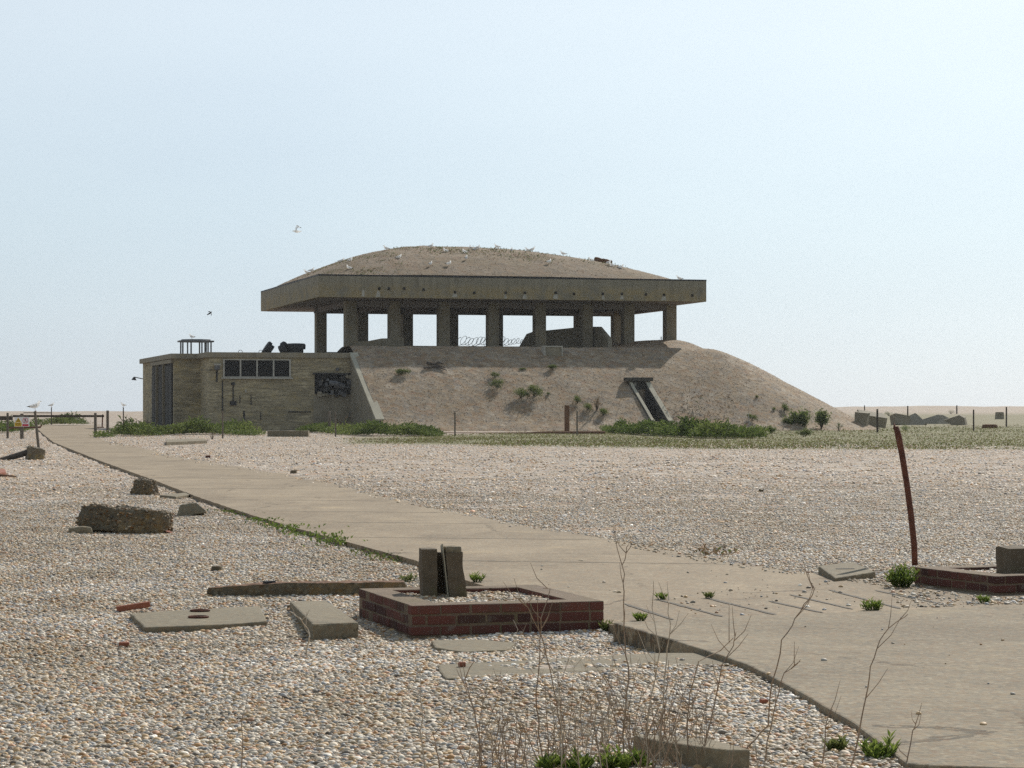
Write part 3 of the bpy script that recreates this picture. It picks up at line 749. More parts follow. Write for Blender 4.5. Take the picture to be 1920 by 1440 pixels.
mb.add(vv, [(2*i, 2*i+1, (2*i+3) % (2*n), (2*i+2) % (2*n)) for i in range(n)])
mb.box((6.5*px_, -.007, 2.6*px_), (9*px_, .003, .9*px_), mat=Matrix.Rotation(R(45), 3, 'Y')); mb.bx((1*px_, -.006, -8.2*px_), (12.6*px_, -.002, -4.2*px_)); mb.build('red_print', 'signred', sg)
mb = MB(); mb.box((6.5*px_, -.005, 5.4*px_), (1.1*px_, .002, 1.1*px_)); mb.box((6.5*px_, -.005, 3.4*px_), (1.3*px_, .002, 2.6*px_))
for s in (-1, 1): mb.box(((6.5+s*.9)*px_, -.005, .8*px_), (.7*px_, .002, 3.2*px_), mat=Matrix.Rotation(s*-.35, 3, 'Y')); mb.box(((6.5+s*1.3)*px_, -.005, 3.3*px_), (.5*px_, .002, 2.3*px_), mat=Matrix.Rotation(s*-.5, 3, 'Y'))
mb.build('walker_print', 'signblack', sg)

# ------------------------------------------------------------------ concrete and timber litter
def slab(name, poly_px, z, th, mat, label, cat, seed=1, tilt=None, bevel=.012, group=None):
    poly = gpoly(poly_px, z); cx = sum(p[0] for p in poly)/len(poly); cy = sum(p[1] for p in poly)/len(poly)
    mb = MB(); mb.prism(jitter_poly([(x-cx, y-cy) for x, y in poly], .05, .010, seed), -th, 0)
    o = mb.build(name, mat, None, (cx, cy, z), bevel=bevel)
    if tilt: o.rotation_euler = tilt
    return tag(o, label, cat, group)
s1 = slab('concrete_slab', [(243, 1150), (300, 1146), (488, 1136), (501, 1164), (430, 1170), (272, 1176)], .05, .14, 'slab', 'flat slab with two rusty rimmed holes lying in the shingle', 'slab', 2)
for px, py in ((375, 1146.5), (372, 1158.5)):
    p = G(px, py, .05)-s1.location; mb = MB()
    mb.tube([(p.x+.055*math.cos(a*.449)*1.3, p.y+.05*math.sin(a*.449), 0.008) for a in range(15)], .009, 6, cap=False); mb.build('rusty_rim', 'rust', s1)
    mb = MB(); mb.tube([(p.x, p.y, .001), (p.x, p.y, .006)], .058, 14); mb.build('hole', 'void', s1)
slab('concrete_block', [(544, 1123), (612, 1117), (672, 1172), (586, 1180)], .085, .15, 'slab', 'grey oblong concrete block lying flat beside the brick plinth', 'block', 3, (R(-1.5), R(1.5), 0), .014)
slab('foundation_strip', [(818, 1246), (900, 1242), (1010, 1237), (1190, 1226), (1240, 1224), (1345, 1224), (1392, 1240), (1370, 1250), (1250, 1254), (1145, 1256), (1000, 1264), (835, 1272)], .085, .14, 'slab', 'low concrete foundation strip showing through the shingle in front of the plinth', 'slab', 4)
slab('concrete_patch', [(808, 1200), (905, 1199), (968, 1205), (950, 1218), (868, 1222), (815, 1214)], .028, .1, 'slab', 'small worn concrete patch almost buried close in front of the plinth', 'slab', 5)
slab('broken_slab', [(1187, 1372), (1335, 1374), (1408, 1408), (1360, 1413), (1262, 1398), (1212, 1385)], .17, .25, 'slab', 'broken concrete slab end half buried among the dead stalks', 'slab', 6, (R(-4), R(3), 0))
slab('slotted_slab', [(1534, 1063), (1600, 1058), (1642, 1070), (1566, 1078)], .12, .12, 'slab', 'small flat concrete slab with a slot beside the path edge', 'slab', 7, (R(2), 0, 0))
s2 = bpy.data.objects['slotted_slab']; mb = MB(); mb.box((.0, .02, .0015), (.17, .05, .003), .1); mb.build('slot', 'void', s2)
slab('thin_slab', [(300, 928), (352, 923), (362, 926), (330, 931)], .05, .08, 'slab', 'thin grey slab beside the path behind the small pale stone', 'slab', 8)
slab('low_slab', [(312, 824), (384, 822), (388, 826), (312, 829)], .20, .3, 'slab', 'long low concrete slab on the shingle in front of the annex', 'slab', 9)
b_ = P(541, 820, 136); o = chunk('low_slab', (2.3, .9, .42), .2, .015, 3, 'slab', (b_.x, b_.y, -.05)); tag(o, 'low concrete slab against the grass beneath the annex service opening', 'slab')
# rubble chunks full of pebbles
c = Gm(229, 1000); o = chunk('rubble_chunk', (1.20, .42, .33), .028, .045, 5, 'chunk', (c.x, c.y+.2, -.02), (R(-5), R(4), R(-14)), roundness=.5, freq=3.2, taper=(0, -.12, .05), pit=.03)
tag(o, 'long dark chunk of pebbly concrete with a rusty bar stub', 'rubble')
mb = MB(); mb.add([(.52, -.12, .09), (.52, -.02, .02), (.52, .02, .12), (.78, -.10, .04)], [(0, 1, 3), (1, 2, 3), (2, 0, 3), (0, 2, 1)]); mb.build('rusty_stub', 'rustred', o)
c = Gm(150, 1000); o = chunk('flat_stone', (.30, .2, .10), .03, .02, 8, 'slab', c-Vector((0, 0, .02)), (0, 0, .2), roundness=.6); tag(o, 'flat pale stone tucked under the left end of the long rubble chunk', 'stone')
c = Gm(270, 928); o = chunk('rubble_chunk', (.40, .34, .31), .026, .035, 11, 'chunk', (c.x, c.y+.15, -.02), (R(4), R(4), R(-20)), roundness=.3, freq=4, taper=(-.14, -.14), pit=.03)
tag(o, 'squat dark pebbly concrete lump beside the path with orange lichen', 'rubble')
c = Gm(357, 967); o = chunk('grey_stone', (.36, .26, .20), .04, .02, 14, 'slab', (c.x, c.y+.12, -.02), (R(-6), R(-12), R(12)), roundness=.45, taper=(-.35, -.3, -.12)); tag(o, 'smooth grey wedge-shaped stone right of the long rubble chunk', 'stone')
# uprooted post with its concrete foot
c = Gm(62, 862); o = thing('uprooted_post', 'uprooted timber post with a lichened concrete foot lying by the path', 'post', (c.x, c.y, 0))
mb = MB(); mb.tube([P(60, 846, c.y)-c, P(-6, 866, c.y-.4)-c], [.10, .085], 8); mb.build('timber', 'postdark', o)
q = chunk('concrete_foot', (.56, .44, .42), .04, .06, 17, 'lichenchunk', (.02, 0, -.03), (0, R(14), .3), o, roundness=.75, pit=.04)
# red and rusty fragments
slab('brick_fragment', [(-12, 879), (9, 879), (11, 885), (-12, 887)], .10, .13, 'rustred', 'broken red brick at the photograph edge below the uprooted post', 'brick', 12)
mb = MB(); p0 = Gm(0, 894); mb.tube([P(-8, 893, p0.y)-p0, P(14, 895, p0.y)-p0, P(31, 896, p0.y)-p0], [.035, .03, .02], 6); tag(mb.build('rusted_strip', 'rustwood', None, p0+Vector((0, 0, .03))), 'thin rusty strip lying in the shingle below the red brick fragment', 'scrap')
mb = MB(); p0 = Gm(250, 1148); mb.box((0, 0, .045), (.27, .055, .045), mat=Matrix.Rotation(R(12), 3, 'Z') @ Matrix.Rotation(R(-8), 3, 'Y')); tag(mb.build('red_strip', 'rustred', None, p0, bevel=.008), 'narrow red fired strip propped at the end of the slab with holes', 'scrap')
o = chunk('brick_chip', (.075, .05, .035), .015, .006, 21, 'rustred', Gm(233, 1213), (0, 0, .1), roundness=.4); tag(o, 'small flat red brick chip lying alone in the near shingle', 'brick')
o = chunk('red_pebble', (.036, .03, .026), .006, .006, 22, 'rustred', G(866, 1250, .085), (0, 0, .4), roundness=.8); tag(o, 'rounded orange brick pebble on the foundation strip', 'brick')
o = chunk('red_pebble', (.04, .034, .028), .006, .006, 23, 'rustred', Gm(1432, 1321), (0, 0, .4), roundness=.8); tag(o, 'rounded dull red pebble close to the apron edge', 'brick')
for i, (px, py, s, lab) in enumerate([(390, 859, .16, 'small brown brick lump on the shingle right of the path, nearest the annex slab'), (550, 861+27, .15, 'small dark stone at the right edge of the path'), (1427, 922, .09, 'small dark stone alone on the open pale shingle'),
                                      (407, 1071, .10, 'small dark brown stone above the left end of the rusty beam'), (545, 1140, .06, 'small brown brick stone between beam and oblong block')]):
    o = chunk('loose_stone', (s, s*.7, s*.6), s*.2, s*.1, 30+i, 'rust' if i == 0 else 'chunk', Gm(px, py)-Vector((0, 0, .01)), (0, 0, i), roundness=.6); tag(o, lab, 'stone')
# half-buried rusty beam
mb = rough_box((1.74, .20, .125), .03, .012, 41, roundness=.15, freq=5, pit=.012)
mb.v = [(x, y*(1 if x > -.45 else max(.12, 1-(-.45-x)*1.9)), z*(1 if x > -.3 else 1-(-.3-x)*.55)) for x, y, z in mb.v]
c = G(575, 1116, .0); o = mb.build('half_buried_beam', ['rustwood', 'chunk'], None, (c.x-.0, c.y+.05, -.015), fixn=False); weld(o)
for p in o.data.polygons: p.material_index = 0 if p.normal.z > .55 else 1
o.rotation_euler = (0, 0, R(9)); tag(o, 'long half-buried timber beam with a rusty top behind the brick plinth', 'beam')
mb = MB(); mb.box((-.33, 0, .125), (.10, .05, .03), .4); mb.build('iron_plate', 'iron', o)
# bent rusty pipe
b_ = G(1715, 1055, .10); k = F/b_.y; mb = MB()
pl = [(1715.5, 1060), (1714, 1020), (1708, 965), (1700, 905), (1691, 850), (1684, 815), (1680, 800)]
pts = [P(x, y, b_.y)-b_ for x, y in pl]; mb.tube(pts, [.030, .031, .031, .030, .031, .032, .026], 10)
mb.add([pts[-1]+Vector(v) for v in ((-.030, 0, -.02), (.028, .01, -.05), (.008, -.03, -.07), (-.02, 0, .045))], [(0, 1, 3), (1, 2, 3), (2, 0, 3)])
tag(mb.build('rusted_pipe', 'rust', None, b_, smooth=True), 'tall bent rusty pipe leaning up from the shingle beside the brick kerb', 'pipe')
# long ground timber at the foot of the mound and other small things there
def gtube(name, pp, r, mat, label, cat, d=None, lift=0.0):
    p0 = Gm(*pp[0]) if d is None else P(*pp[0], d); q = []
    for a in pp: q.append((Gm(*a) if d is None else P(*a, d))-p0+Vector((0, 0, lift)))
    mb = MB(); mb.tube(q, r, 6); return tag(mb.build(name, mat, None, p0), label, cat)
p0 = P(824, 814, 150); mb = MB(); q = [P(x, y, 151)-p0 for x, y in ((824, 814), (900, 814.5), (985, 814), (1010, 812.5), (1060, 811.8), (1135, 811.5))]; mb.tube(q, .12, 6)
tag(mb.build('ground_timber', 'rustwood', None, p0), 'long dark timber lying along the foot of the mound', 'timber')
p0 = Mm(818, 690); mb = MB()
for a in ([(800, 683), (815, 688), (835, 694)], [(795, 694), (815, 690), (838, 698)], [(812, 686), (822, 683), (832, 686)]): mb.tube([Mm(*t)-p0+Vector((0, 0, .12)) for t in a], [.09, .08, .03], 5)
tag(mb.build('dead_branch', 'postdark', None, p0), 'dead grey branch lying in the shade near the top of the mound', 'branch')
p0 = Mm(1406, 796); mb = MB(); mb.tube([(0, 0, -.1), (-.12, 0, .75)], .035, 5); tag(mb.build('white_stake', 'white', None, p0), 'short white stake at the foot of the mound', 'stake')
# barbed wire coil on the sill between the columns
v0 = VF+.1; ua, ub = u_at(861, v0), u_at(984, v0); mb = MB(); pts = []
n = 17*14
for i in range(n+1):
    a = 2*math.pi*i/14; t = i/n; r = .36*(1+.12*math.sin(t*31))*(1-.45*ss(.55, 1, t))
    pts.append((t*(ub-ua)+r*.75*math.cos(a+.9), r*.5*math.sin(a)+.05*math.sin(t*40), r*math.cos(a)*.9+.38+.06*math.sin(t*23)))
mb.tube(pts, .02, 4); b_ = W(ua, v0, zs); o = mb.build('wire_coil', 'lead', None, b_); o.rotation_euler = (0, 0, R(15)); tag(o, 'loose coil of barbed wire on the sill between the columns', 'wire')

# far rubble blocks on the right
RB = 'demolition blocks right of the mound'
def rblock(px, py, size, rot, label, taper=None, seed=0, sink=.1):
    c = Gm(px, py) if px > 1640 else Mm(px, py); o = chunk('rubble_block', size, .22, .018, 50+seed, 'block', (c.x, c.y+size[1]*.4, c.z-sink), tuple(R(a) for a in rot), taper=taper, freq=1.1); return tag(o, label, 'rubble', RB)
rblock(1616, 796, (.95, .9, 1.0), (2, 6, -18), 'squarish rubble block nearest the mound slope', (.05, 0), 1)
rblock(1634, 789, (2.0, 1.6, .8), (14, 8, 8), 'long tilted rubble slab behind the stout fence post', None, 2, -.10)
rblock(1688, 797, (1.4, 1.0, .95), (-14, 10, 16), 'dark-faced rubble block just above the rusty pipe', (.1, .1), 3)
rblock(1716, 797, (1.5, 1.7, .8), (34, -20, 25), 'big tipped rubble block with a pale sunlit slanting face', None, 4, .25)
rblock(1764, 795, (2.1, 1.8, 1.0), (14, -6, 32), 'pointed pyramid-shaped rubble block in the middle of the row', (-.85, -.85), 5)
rblock(1795, 797, (1.5, .9, 1.1), (6, 30, -18), 'wedge-shaped rubble block at the right of the row', (-.65, -.2), 6, .15)
rblock(1875, 786, (.75, .6, .85), (0, 0, 12), 'small dark upright stone far off on the grass', (-.1, 0), 7)
gtube('distant_pipe', [(1804, 776.5), (1850, 776.2), (1896, 775.8)], .10, 'postdark', 'long thin dark pipe lying across the grass by the far posts', 'pipe', 330)
c = Gm(1856, 803); o = chunk('brown_tuft_stone', (1.2, .5, .3), .12, .06, 71, 'rustwood', c, (0, 0, .1), roundness=.6); o.name = 'rusted_lump'; tag(o, 'low rusty brown lump on the grass by the two right-hand posts', 'scrap')

# ------------------------------------------------------------------ brick plinths
def plinth(name, label, near, rz, w, dep, courses, seed, zb, fillz):
    t = thing(name, label, 'plinth', near, rz); rr = random.Random(seed)
    BH, BL, BT, J = .065, .215, .105, .010
    wall = MB(); core = MB(); top = courses*(BH+J)
    T = .225
    for x0, y0, L, ax in ((0, 0, w, 0), (0, dep-T, w, 0), (0, T, dep-2*T, 1), (w-T, T, dep-2*T, 1)):
        a, b = ((x0+.006, y0+.006), (x0+L-.006, y0+T-.006)) if ax == 0 else ((x0+.006, y0-.006), (x0+T-.006, y0+L+.006))
        core.bx((a[0], a[1], -.2), (b[0], b[1], top-.007))
        for c in range(courses):
            z = c*(BH+J)+BH/2+.002
            for row in (0, 1):
                p = -(BL*.5 if (c+row) % 2 else 0)
                while p < L-.02:
                    hd = rr.random() < .22 and p > 0
                    l = .1025 if hd else BL
                    q0, q1 = max(p, 0), min(p+l, L)
                    if q1-q0 > .03:
                        cc = (q0+q1)/2; oo = (BT/2 if row == 0 else T-BT/2)+rr.uniform(-.003, .003)
                        ctr = (x0+cc, y0+oo, z+rr.uniform(-.002, .002)) if ax == 0 else (x0+oo, y0+cc, z+rr.uniform(-.002, .002))
                        sz = (q1-q0-.002, BT, BH) if ax == 0 else (BT, q1-q0-.002, BH)
                        wall.box((ctr[0]+rr.uniform(-.003, .003), ctr[1]+rr.uniform(-.003, .003), ctr[2]), (sz[0]-rr.uniform(0, .008), sz[1], sz[2]-rr.uniform(0, .004)), rr.uniform(-.022, .022), 0, rr.random())
                    p += l+J
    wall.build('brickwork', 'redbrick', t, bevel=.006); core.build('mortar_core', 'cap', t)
    f = MB(); n = 12; vv = []
    for j in range(n+1):
        for i in range(n+1):
            x, y = T+(w-2*T)*i/n, T+(dep-2*T)*j/n; vv.append((x, y, fillz+.02*nz(x*3, y*3, seed)))
    f.add(vv, [(j*(n+1)+i, j*(n+1)+i+1, (j+1)*(n+1)+i+1, (j+1)*(n+1)+i) for j in range(n) for i in range(n)])
    fo = f.build('gravel_fill', 'ground', t); return t, fo
NT_ = G(771, 1133.5, .226); ang1 = R(16.5)
pl1, fill1 = plinth('brick_plinth', 'square red brick plinth filled with shingle, with a broken concrete post in it', (NT_.x, NT_.y, 0), ang1, 1.46, 1.70, 3, 4, 0, .185)
NT2 = G(1864, 1079, .225)
pl2, fill2 = plinth('brick_plinth', 'red brick plinth cut by the photograph edge, beside the leafy green plant', (NT2.x, NT2.y, .075), R(22), 1.35, 1.28, 2, 9, 0, .115)
c = G(1916, 1076, .20); o = chunk('concrete_stub', (.34, .3, .26), .05, .012, 61, 'darkconcrete', (c.x+.02, c.y+.15, .165), (0, 0, R(15)), roundness=.1); tag(o, 'dark concrete stub standing on the right-hand brick plinth', 'post')
# split concrete post on the first plinth
B0 = G(830, 1118, .18); sp = thing('split_post', 'split concrete post stump with a thin metal plate in its gap, standing on the plinth', 'post', B0, R(8))
chunk('left_half', (.115, .22, .40), .03, .010, 62, 'darkconcrete', (-.105, .02, -.03), (0, R(-1), 0), sp, roundness=.06)
chunk('gap_blocker', (.15, .10, .36), .03, .008, 65, 'darkconcrete', (-.01, .16, -.03), (0, 0, 0), sp)  # added block behind the gap, stops light coming through so it looks dark
chunk('right_half', (.130, .22, .37), .03, .012, 63, 'darkconcrete', (.098, .0, -.03), (R(-2), R(-4.5), R(6)), sp, roundness=.08)
mb = MB(); mb.add([(-.004, -.10, -.01), (.004, -.10, -.01), (.004, .13, 0), (-.004, .13, 0), (-.050, -.09, .41), (-.042, -.09, .41), (-.034, .10, .385), (-.042, .10, .385)], [(3, 2, 1, 0), (4, 5, 6, 7), (0, 1, 5, 4), (1, 2, 6, 5), (2, 3, 7, 6), (3, 0, 4, 7)])
mb.build('metal_plate', 'cope', sp).location = (.035, 0, 0)
o = chunk('gravel_cap', (.13, .18, .06), .02, .018, 64, 'slab', (.075, 0, .325), (0, 0, 0), sp, roundness=.7, pit=.01)

# ------------------------------------------------------------------ loose pebbles
def pebble_nodes(name, size, mat):
    g = bpy.data.node_groups.new(name, 'GeometryNodeTree')
    g.interface.new_socket('Geometry', in_out='INPUT', socket_type='NodeSocketGeometry'); g.interface.new_socket('Geometry', in_out='OUTPUT', socket_type='NodeSocketGeometry')
    N = lambda t: g.nodes.new(t); L = g.links.new
    gi, go = N('NodeGroupInput'), N('NodeGroupOutput')
    dp = N('GeometryNodeDistributePointsOnFaces'); L(gi.outputs[0], dp.inputs['Mesh'])
    na = N('GeometryNodeInputNamedAttribute'); na.inputs['Name'].default_value = 'dens'; L(na.outputs[0], dp.inputs['Density'])
    ic = N('GeometryNodeMeshIcoSphere'); ic.inputs['Radius'].default_value = 1; ic.inputs['Subdivisions'].default_value = 2
    sm = N('GeometryNodeSetShadeSmooth'); L(ic.outputs[0], sm.inputs[0])
    mt = N('GeometryNodeSetMaterial'); L(sm.outputs[0], mt.inputs[0]); mt.inputs['Material'].default_value = mat
    io = N('GeometryNodeInstanceOnPoints'); L(dp.outputs['Points'], io.inputs['Points']); L(mt.outputs[0], io.inputs['Instance'])
    def rv(a, b, seed, typ='FLOAT_VECTOR'):
        r = N('FunctionNodeRandomValue'); r.data_type = typ
        i = [q for q in r.inputs if q.enabled and q.name in ('Min', 'Max')]; i[0].default_value = a; i[1].default_value = b
        [q for q in r.inputs if q.name == 'Seed'][0].default_value = seed
        return [q for q in r.outputs if q.enabled][0]
    L(rv((-.35, -.35, 0), (.35, .35, 6.283), 1), io.inputs['Rotation'])
    pw = N('ShaderNodeMath'); pw.operation = 'POWER'; L(rv(0.0, 1.0, 2, 'FLOAT'), pw.inputs[0]); pw.inputs[1].default_value = 3.4
    ma = N('ShaderNodeMath'); ma.operation = 'MULTIPLY_ADD'; L(pw.outputs[0], ma.inputs[0]); ma.inputs[1].default_value = size*2.1; ma.inputs[2].default_value = size*.62
    vs_ = N('ShaderNodeVectorMath'); vs_.operation = 'SCALE'; L(rv((.85, .6, .38), (1.25, .95, .72), 3), vs_.inputs[0]); L(ma.outputs[0], vs_.inputs['Scale'])
    L(vs_.outputs[0], io.inputs['Scale'])
    prev = io.outputs[0]
    for nm, sd in (('rnd', 5), ('rnd2', 6)):
        st = N('GeometryNodeStoreNamedAttribute'); st.data_type = 'FLOAT'; st.domain = 'INSTANCE'; st.inputs['Name'].default_value = nm
        L(prev, st.inputs['Geometry']); L(rv(0.0, 1.0, sd, 'FLOAT'), [q for q in st.inputs if q.enabled and q.name == 'Value'][0]); prev = st.outputs[0]
    L(prev, go.inputs[0]); return g
PN = pebble_nodes('pebble_scatter', .0090, M['pebble'])
excl = [[tuple(p) for p in gpoly(q, z)] for q, z in (
    ([(818, 1246), (1010, 1237), (1240, 1224), (1392, 1240), (1370, 1250), (1145, 1256), (1000, 1264), (835, 1272)], .085),
    ([(808, 1200), (905, 1199), (968, 1205), (950, 1218), (868, 1222), (815, 1214)], .02),
    ([(243, 1150), (488, 1136), (501, 1164), (272, 1176)], .05), ([(544, 1123), (612, 1117), (672, 1172), (586, 1180)], .085),
    ([(1534, 1063), (1600, 1058), (1642, 1070), (1566, 1078)], .12))]
def rect(o, w, d, rz):
    c, s = math.cos(rz), math.sin(rz); return [(o.x+a*c-b*s, o.y+a*s+b*c) for a, b in ((0, 0), (w, 0), (w, d), (0, d))]
excl += [rect(NT_, 1.46, 1.70, ang1), rect(NT2, 1.35, 1.28, R(22))]
vs, fs, dn = [], [], []
tt = [-.42+.84*i/280 for i in range(281)]; dd = [8.6]
while dd[-1] < 61: dd.append(dd[-1]*1.009)
nt_ = len(tt)
for y in dd:
    for t in tt:
        vs.append((t*y, y, gz(t*y, y)+.001)); k = 3500*(.8+.5*nz(t*y*1.3, y*.8, 11))*min(1, (13.5/y))**1.2*ss(62, 26, y)**.8*(1 if y < 30 else max(0, min(1, 1.1+1.6*nz(t*y*.5, y*.22, 6))) if y < 62 else 0)
        if inpoly(t*y, y, BANDP) and not inpoly(t*y, y, APR): k *= 0
        if abs(t) > .26: k *= ss(34, 24, y)
        dn.append(k)
for j in range(len(dd)-1):
    for i in range(nt_-1):
        x, y = (tt[i]+tt[i+1])/2*dd[j], (dd[j]+dd[j+1])/2
        if in_path(x, y, .14): continue
        e = False
        for p in excl:
            if inpoly(x, y, p): e = nz(x*4, y*4, 3) < .08 or p in excl[-2:]; break
        if not e: fs.append((j*nt_+i, j*nt_+i+1, (j+1)*nt_+i+1, (j+1)*nt_+i))
def emitter(name, vs, fs, dn, parent=None):
    me = bpy.data.meshes.new(name); me.from_pydata(vs, [], fs); a = me.attributes.new('dens', 'FLOAT', 'POINT'); a.data.foreach_set('value', dn)
    o = bpy.data.objects.new(name, me); COL.objects.link(o)
    m = o.modifiers.new('scatter', 'NODES'); m.node_group = PN
    if parent is not None: o.parent = parent
    o['kind'] = 'stuff'; return o
o = emitter('pebbles', vs, fs, dn); o['label'] = 'loose rounded beach pebbles covering the near ground'
for t, f in ((pl1, fill1), (pl2, fill2)):
    emitter('pebbles', [tuple(v.co) for v in f.data.vertices], [tuple(p.vertices) for p in f.data.polygons], [1900]*len(f.data.vertices), t)
for nm in ('rubble_chunk', 'rubble_chunk.001'):
    q = bpy.data.objects[nm]; e = emitter('embedded_pebbles', [tuple(v.co) for v in q.data.vertices], [tuple(p.vertices) for p in q.data.polygons], [520]*len(q.data.vertices), q)
PF = pebble_nodes('stone_scatter', .019, M['farstone']); PFM = pebble_nodes('mound_stone_scatter', .017, M['moundstone'])
vs, fs, dn = [], [], []; dd = [30.0]
while dd[-1] < 168: dd.append(dd[-1]*1.02)
for y in dd:
    for i in range(121):
        t = -.36+.72*i/120; vs.append((t*y, y, gz(t*y, y)-.004)); px, py = 960+F*t, HZ+F*CH/y
        k = 36*ss(28, 50, y)*(1+.7*nz(t*y*.12, y*.06, 8))
        if 806 < py < 837 and px > 640: k *= .06
        dn.append(k)
for j in range(len(dd)-1):
    for i in range(120):
        x, y = (-.36+.72*(i+.5)/120)*dd[j], (dd[j]+dd[j+1])/2; u, v = loc_uv((x, y))
        if in_path(x, y, .3) or (-12 < u < 1.6 and v > -6.5): continue
        fs.append((j*121+i, j*121+i+1, (j+1)*121+i+1, (j+1)*121+i))
o = emitter('shingle_stones', vs, fs, dn); o.modifiers[0].node_group = PF; o['label'] = 'larger stones standing up out of the open shingle'
hl = bpy.data.objects['hill'].data; fs = []
for p in hl.polygons:
    u, v = loc_uv(p.center)
    if v < 14 and p.center.z > -.1 and not (UC-.9 < u < UC+.95 and -15.6 < v < VT+.5): fs.append(tuple(p.vertices))
o = emitter('mound_stones', [tuple(v.co) for v in hl.vertices], fs, [60]*len(hl.vertices)); o.modifiers[0].node_group = PFM; o['label'] = 'loose stones over the slopes of the mound'
rc_ = bpy.data.objects['shingle_cover'].data
o = emitter('roof_stones', [tuple(v.co) for v in rc_.vertices], [tuple(p.vertices) for p in rc_.polygons if p.center.z > ZT+.05], [36]*len(rc_.vertices), bpy.data.objects['roof']); o.modifiers[0].node_group = PFM
PD = pebble_nodes('chunk_scatter', .0125, M['darkpebble'])
for q in bpy.data.objects:
    if q.name.startswith('embedded_pebbles'): q.modifiers[0].node_group = PD
# strays washed over the path edges and slabs
vs, fs, dn = [], [], []
def quad(poly_px, z, k):
    b = len(vs); p = gpoly(poly_px, z)
    for q in p: vs.append((q[0], q[1], z+.004)); dn.append(k)
    fs.append(list(range(b, b+len(p))))
quad([(1250, 1112), (1560, 1090), (1660, 1140), (1300, 1158)], PZ, 22); quad([(1660, 1100), (1725, 1104), (1920, 1128), (1920, 1134), (1690, 1141)], PZ, 260)
quad([(1540, 1078), (1640, 1090), (1725, 1102), (1660, 1100), (1560, 1085)], PZ, 500); quad([(1820, 1122), (1930, 1118), (1930, 1133), (1850, 1134)], PZ, 900)
quad([(1100, 1000), (1180, 1014), (1330, 1044), (1540, 1078), (1480, 1078), (1300, 1052), (1150, 1020)], PZ, 120); quad([(1000, 1040), (1400, 1075), (1500, 1110), (1200, 1120), (900, 1080)], PZ, 3)
quad([(1450, 1160), (1920, 1150), (1920, 1420), (1700, 1400)], AZ, 2); quad([(1330, 1222), (1345, 1222), (1470, 1275), (1455, 1272)], AZ, 40)
o = emitter('stray_pebbles', vs, fs, dn); o['label'] = 'stray pebbles scattered over the concrete path and apron'
# ------------------------------------------------------------------ vegetation
def leaf(mb, p, d, L, w, t, m=0, droop=.2):
    d = Vector(d).normalized(); s = d.cross(Vector((0, 0, 1)))
    if s.length < .05: s = Vector((1, 0, 0))
    s.normalize(); up = s.cross(d); p = Vector(p)
    a = p+d*L*.45+up*L*.05; b = p+d*L-Vector((0, 0, droop*L))
    mb.add([p, a+s*w*.5+up*w*.12, b, a-s*w*.5+up*w*.12], [(0, 1, 2), (0, 2, 3)], m, t)
def rdir(rr, zlo=-.3, zhi=1.0):
    a = rr.uniform(0, 6.283); z = rr.uniform(zlo, zhi); q = math.sqrt(max(0, 1-z*z)); return Vector((q*math.cos(a), q*math.sin(a), z))
def bush(name, px, py, wpx, hpx, label, where=None, n=420, mat='leaf', cat='bush', seed=0, group=None, spiky=True, ls=1.0, smat='postdark', slope=False):
    b = (where or Mm)(px, py); k = F/b.y; w, h = wpx/k/2, hpx/k; rr = random.Random(seed*13+int(px))
    t = thing(name, label, cat, (b.x, b.y, b.z-.03), rr.uniform(0, 3), group)
    dv = w
    if slope:
        dv = h*.68; h *= .55; t.rotation_euler = (R(26), 0, R(15)); t.location += Vector((-S15*.88, C15*.88, .47))*dv*.9
    st = MB(); fo = MB(); tips = []
    for i in range(9):
        a = rr.uniform(0, 6.283); r = rr.uniform(.15, .85); tip = Vector((w*r*math.cos(a), dv*r*math.sin(a), h*rr.uniform(.55, .98)*(1.05-r*.35)))
        mid = tip*.5+Vector((rr.uniform(-.1, .1)*w, rr.uniform(-.1, .1)*w, .06*h)); st.tube([(0, 0, -.05), mid, tip], [.02*h+.006, .012*h+.004, .004], 4); tips.append((tip, mid))
    for i in range(n):
        tip, mid = tips[rr.randrange(9)]
        c = mid.lerp(tip, rr.uniform(.0, 1.05))+Vector((rr.gauss(0, .2)*w, rr.gauss(0, .2)*dv, rr.gauss(0, .12)*h)); c.z = max(.03*h, c.z)
        d = (c-Vector((0, 0, h*.1))).normalized()*.8+rdir(rr)*.8+Vector((0, 0, .5 if spiky else .1))
        leaf(fo, c, d, (.16 if spiky else .13)*max(h, w)*rr.uniform(.6, 1.3)*ls, (.035 if spiky else .065)*max(h, w)*rr.uniform(.7, 1.3)*ls, min(1, max(0, rr.gauss(.35, .28)+.25*(c.z/h-.5))))
    st.build('stems', smat, t); fo.build('foliage', mat, t, fixn=False); return t
BG = 'bushes growing on the shingle mound'
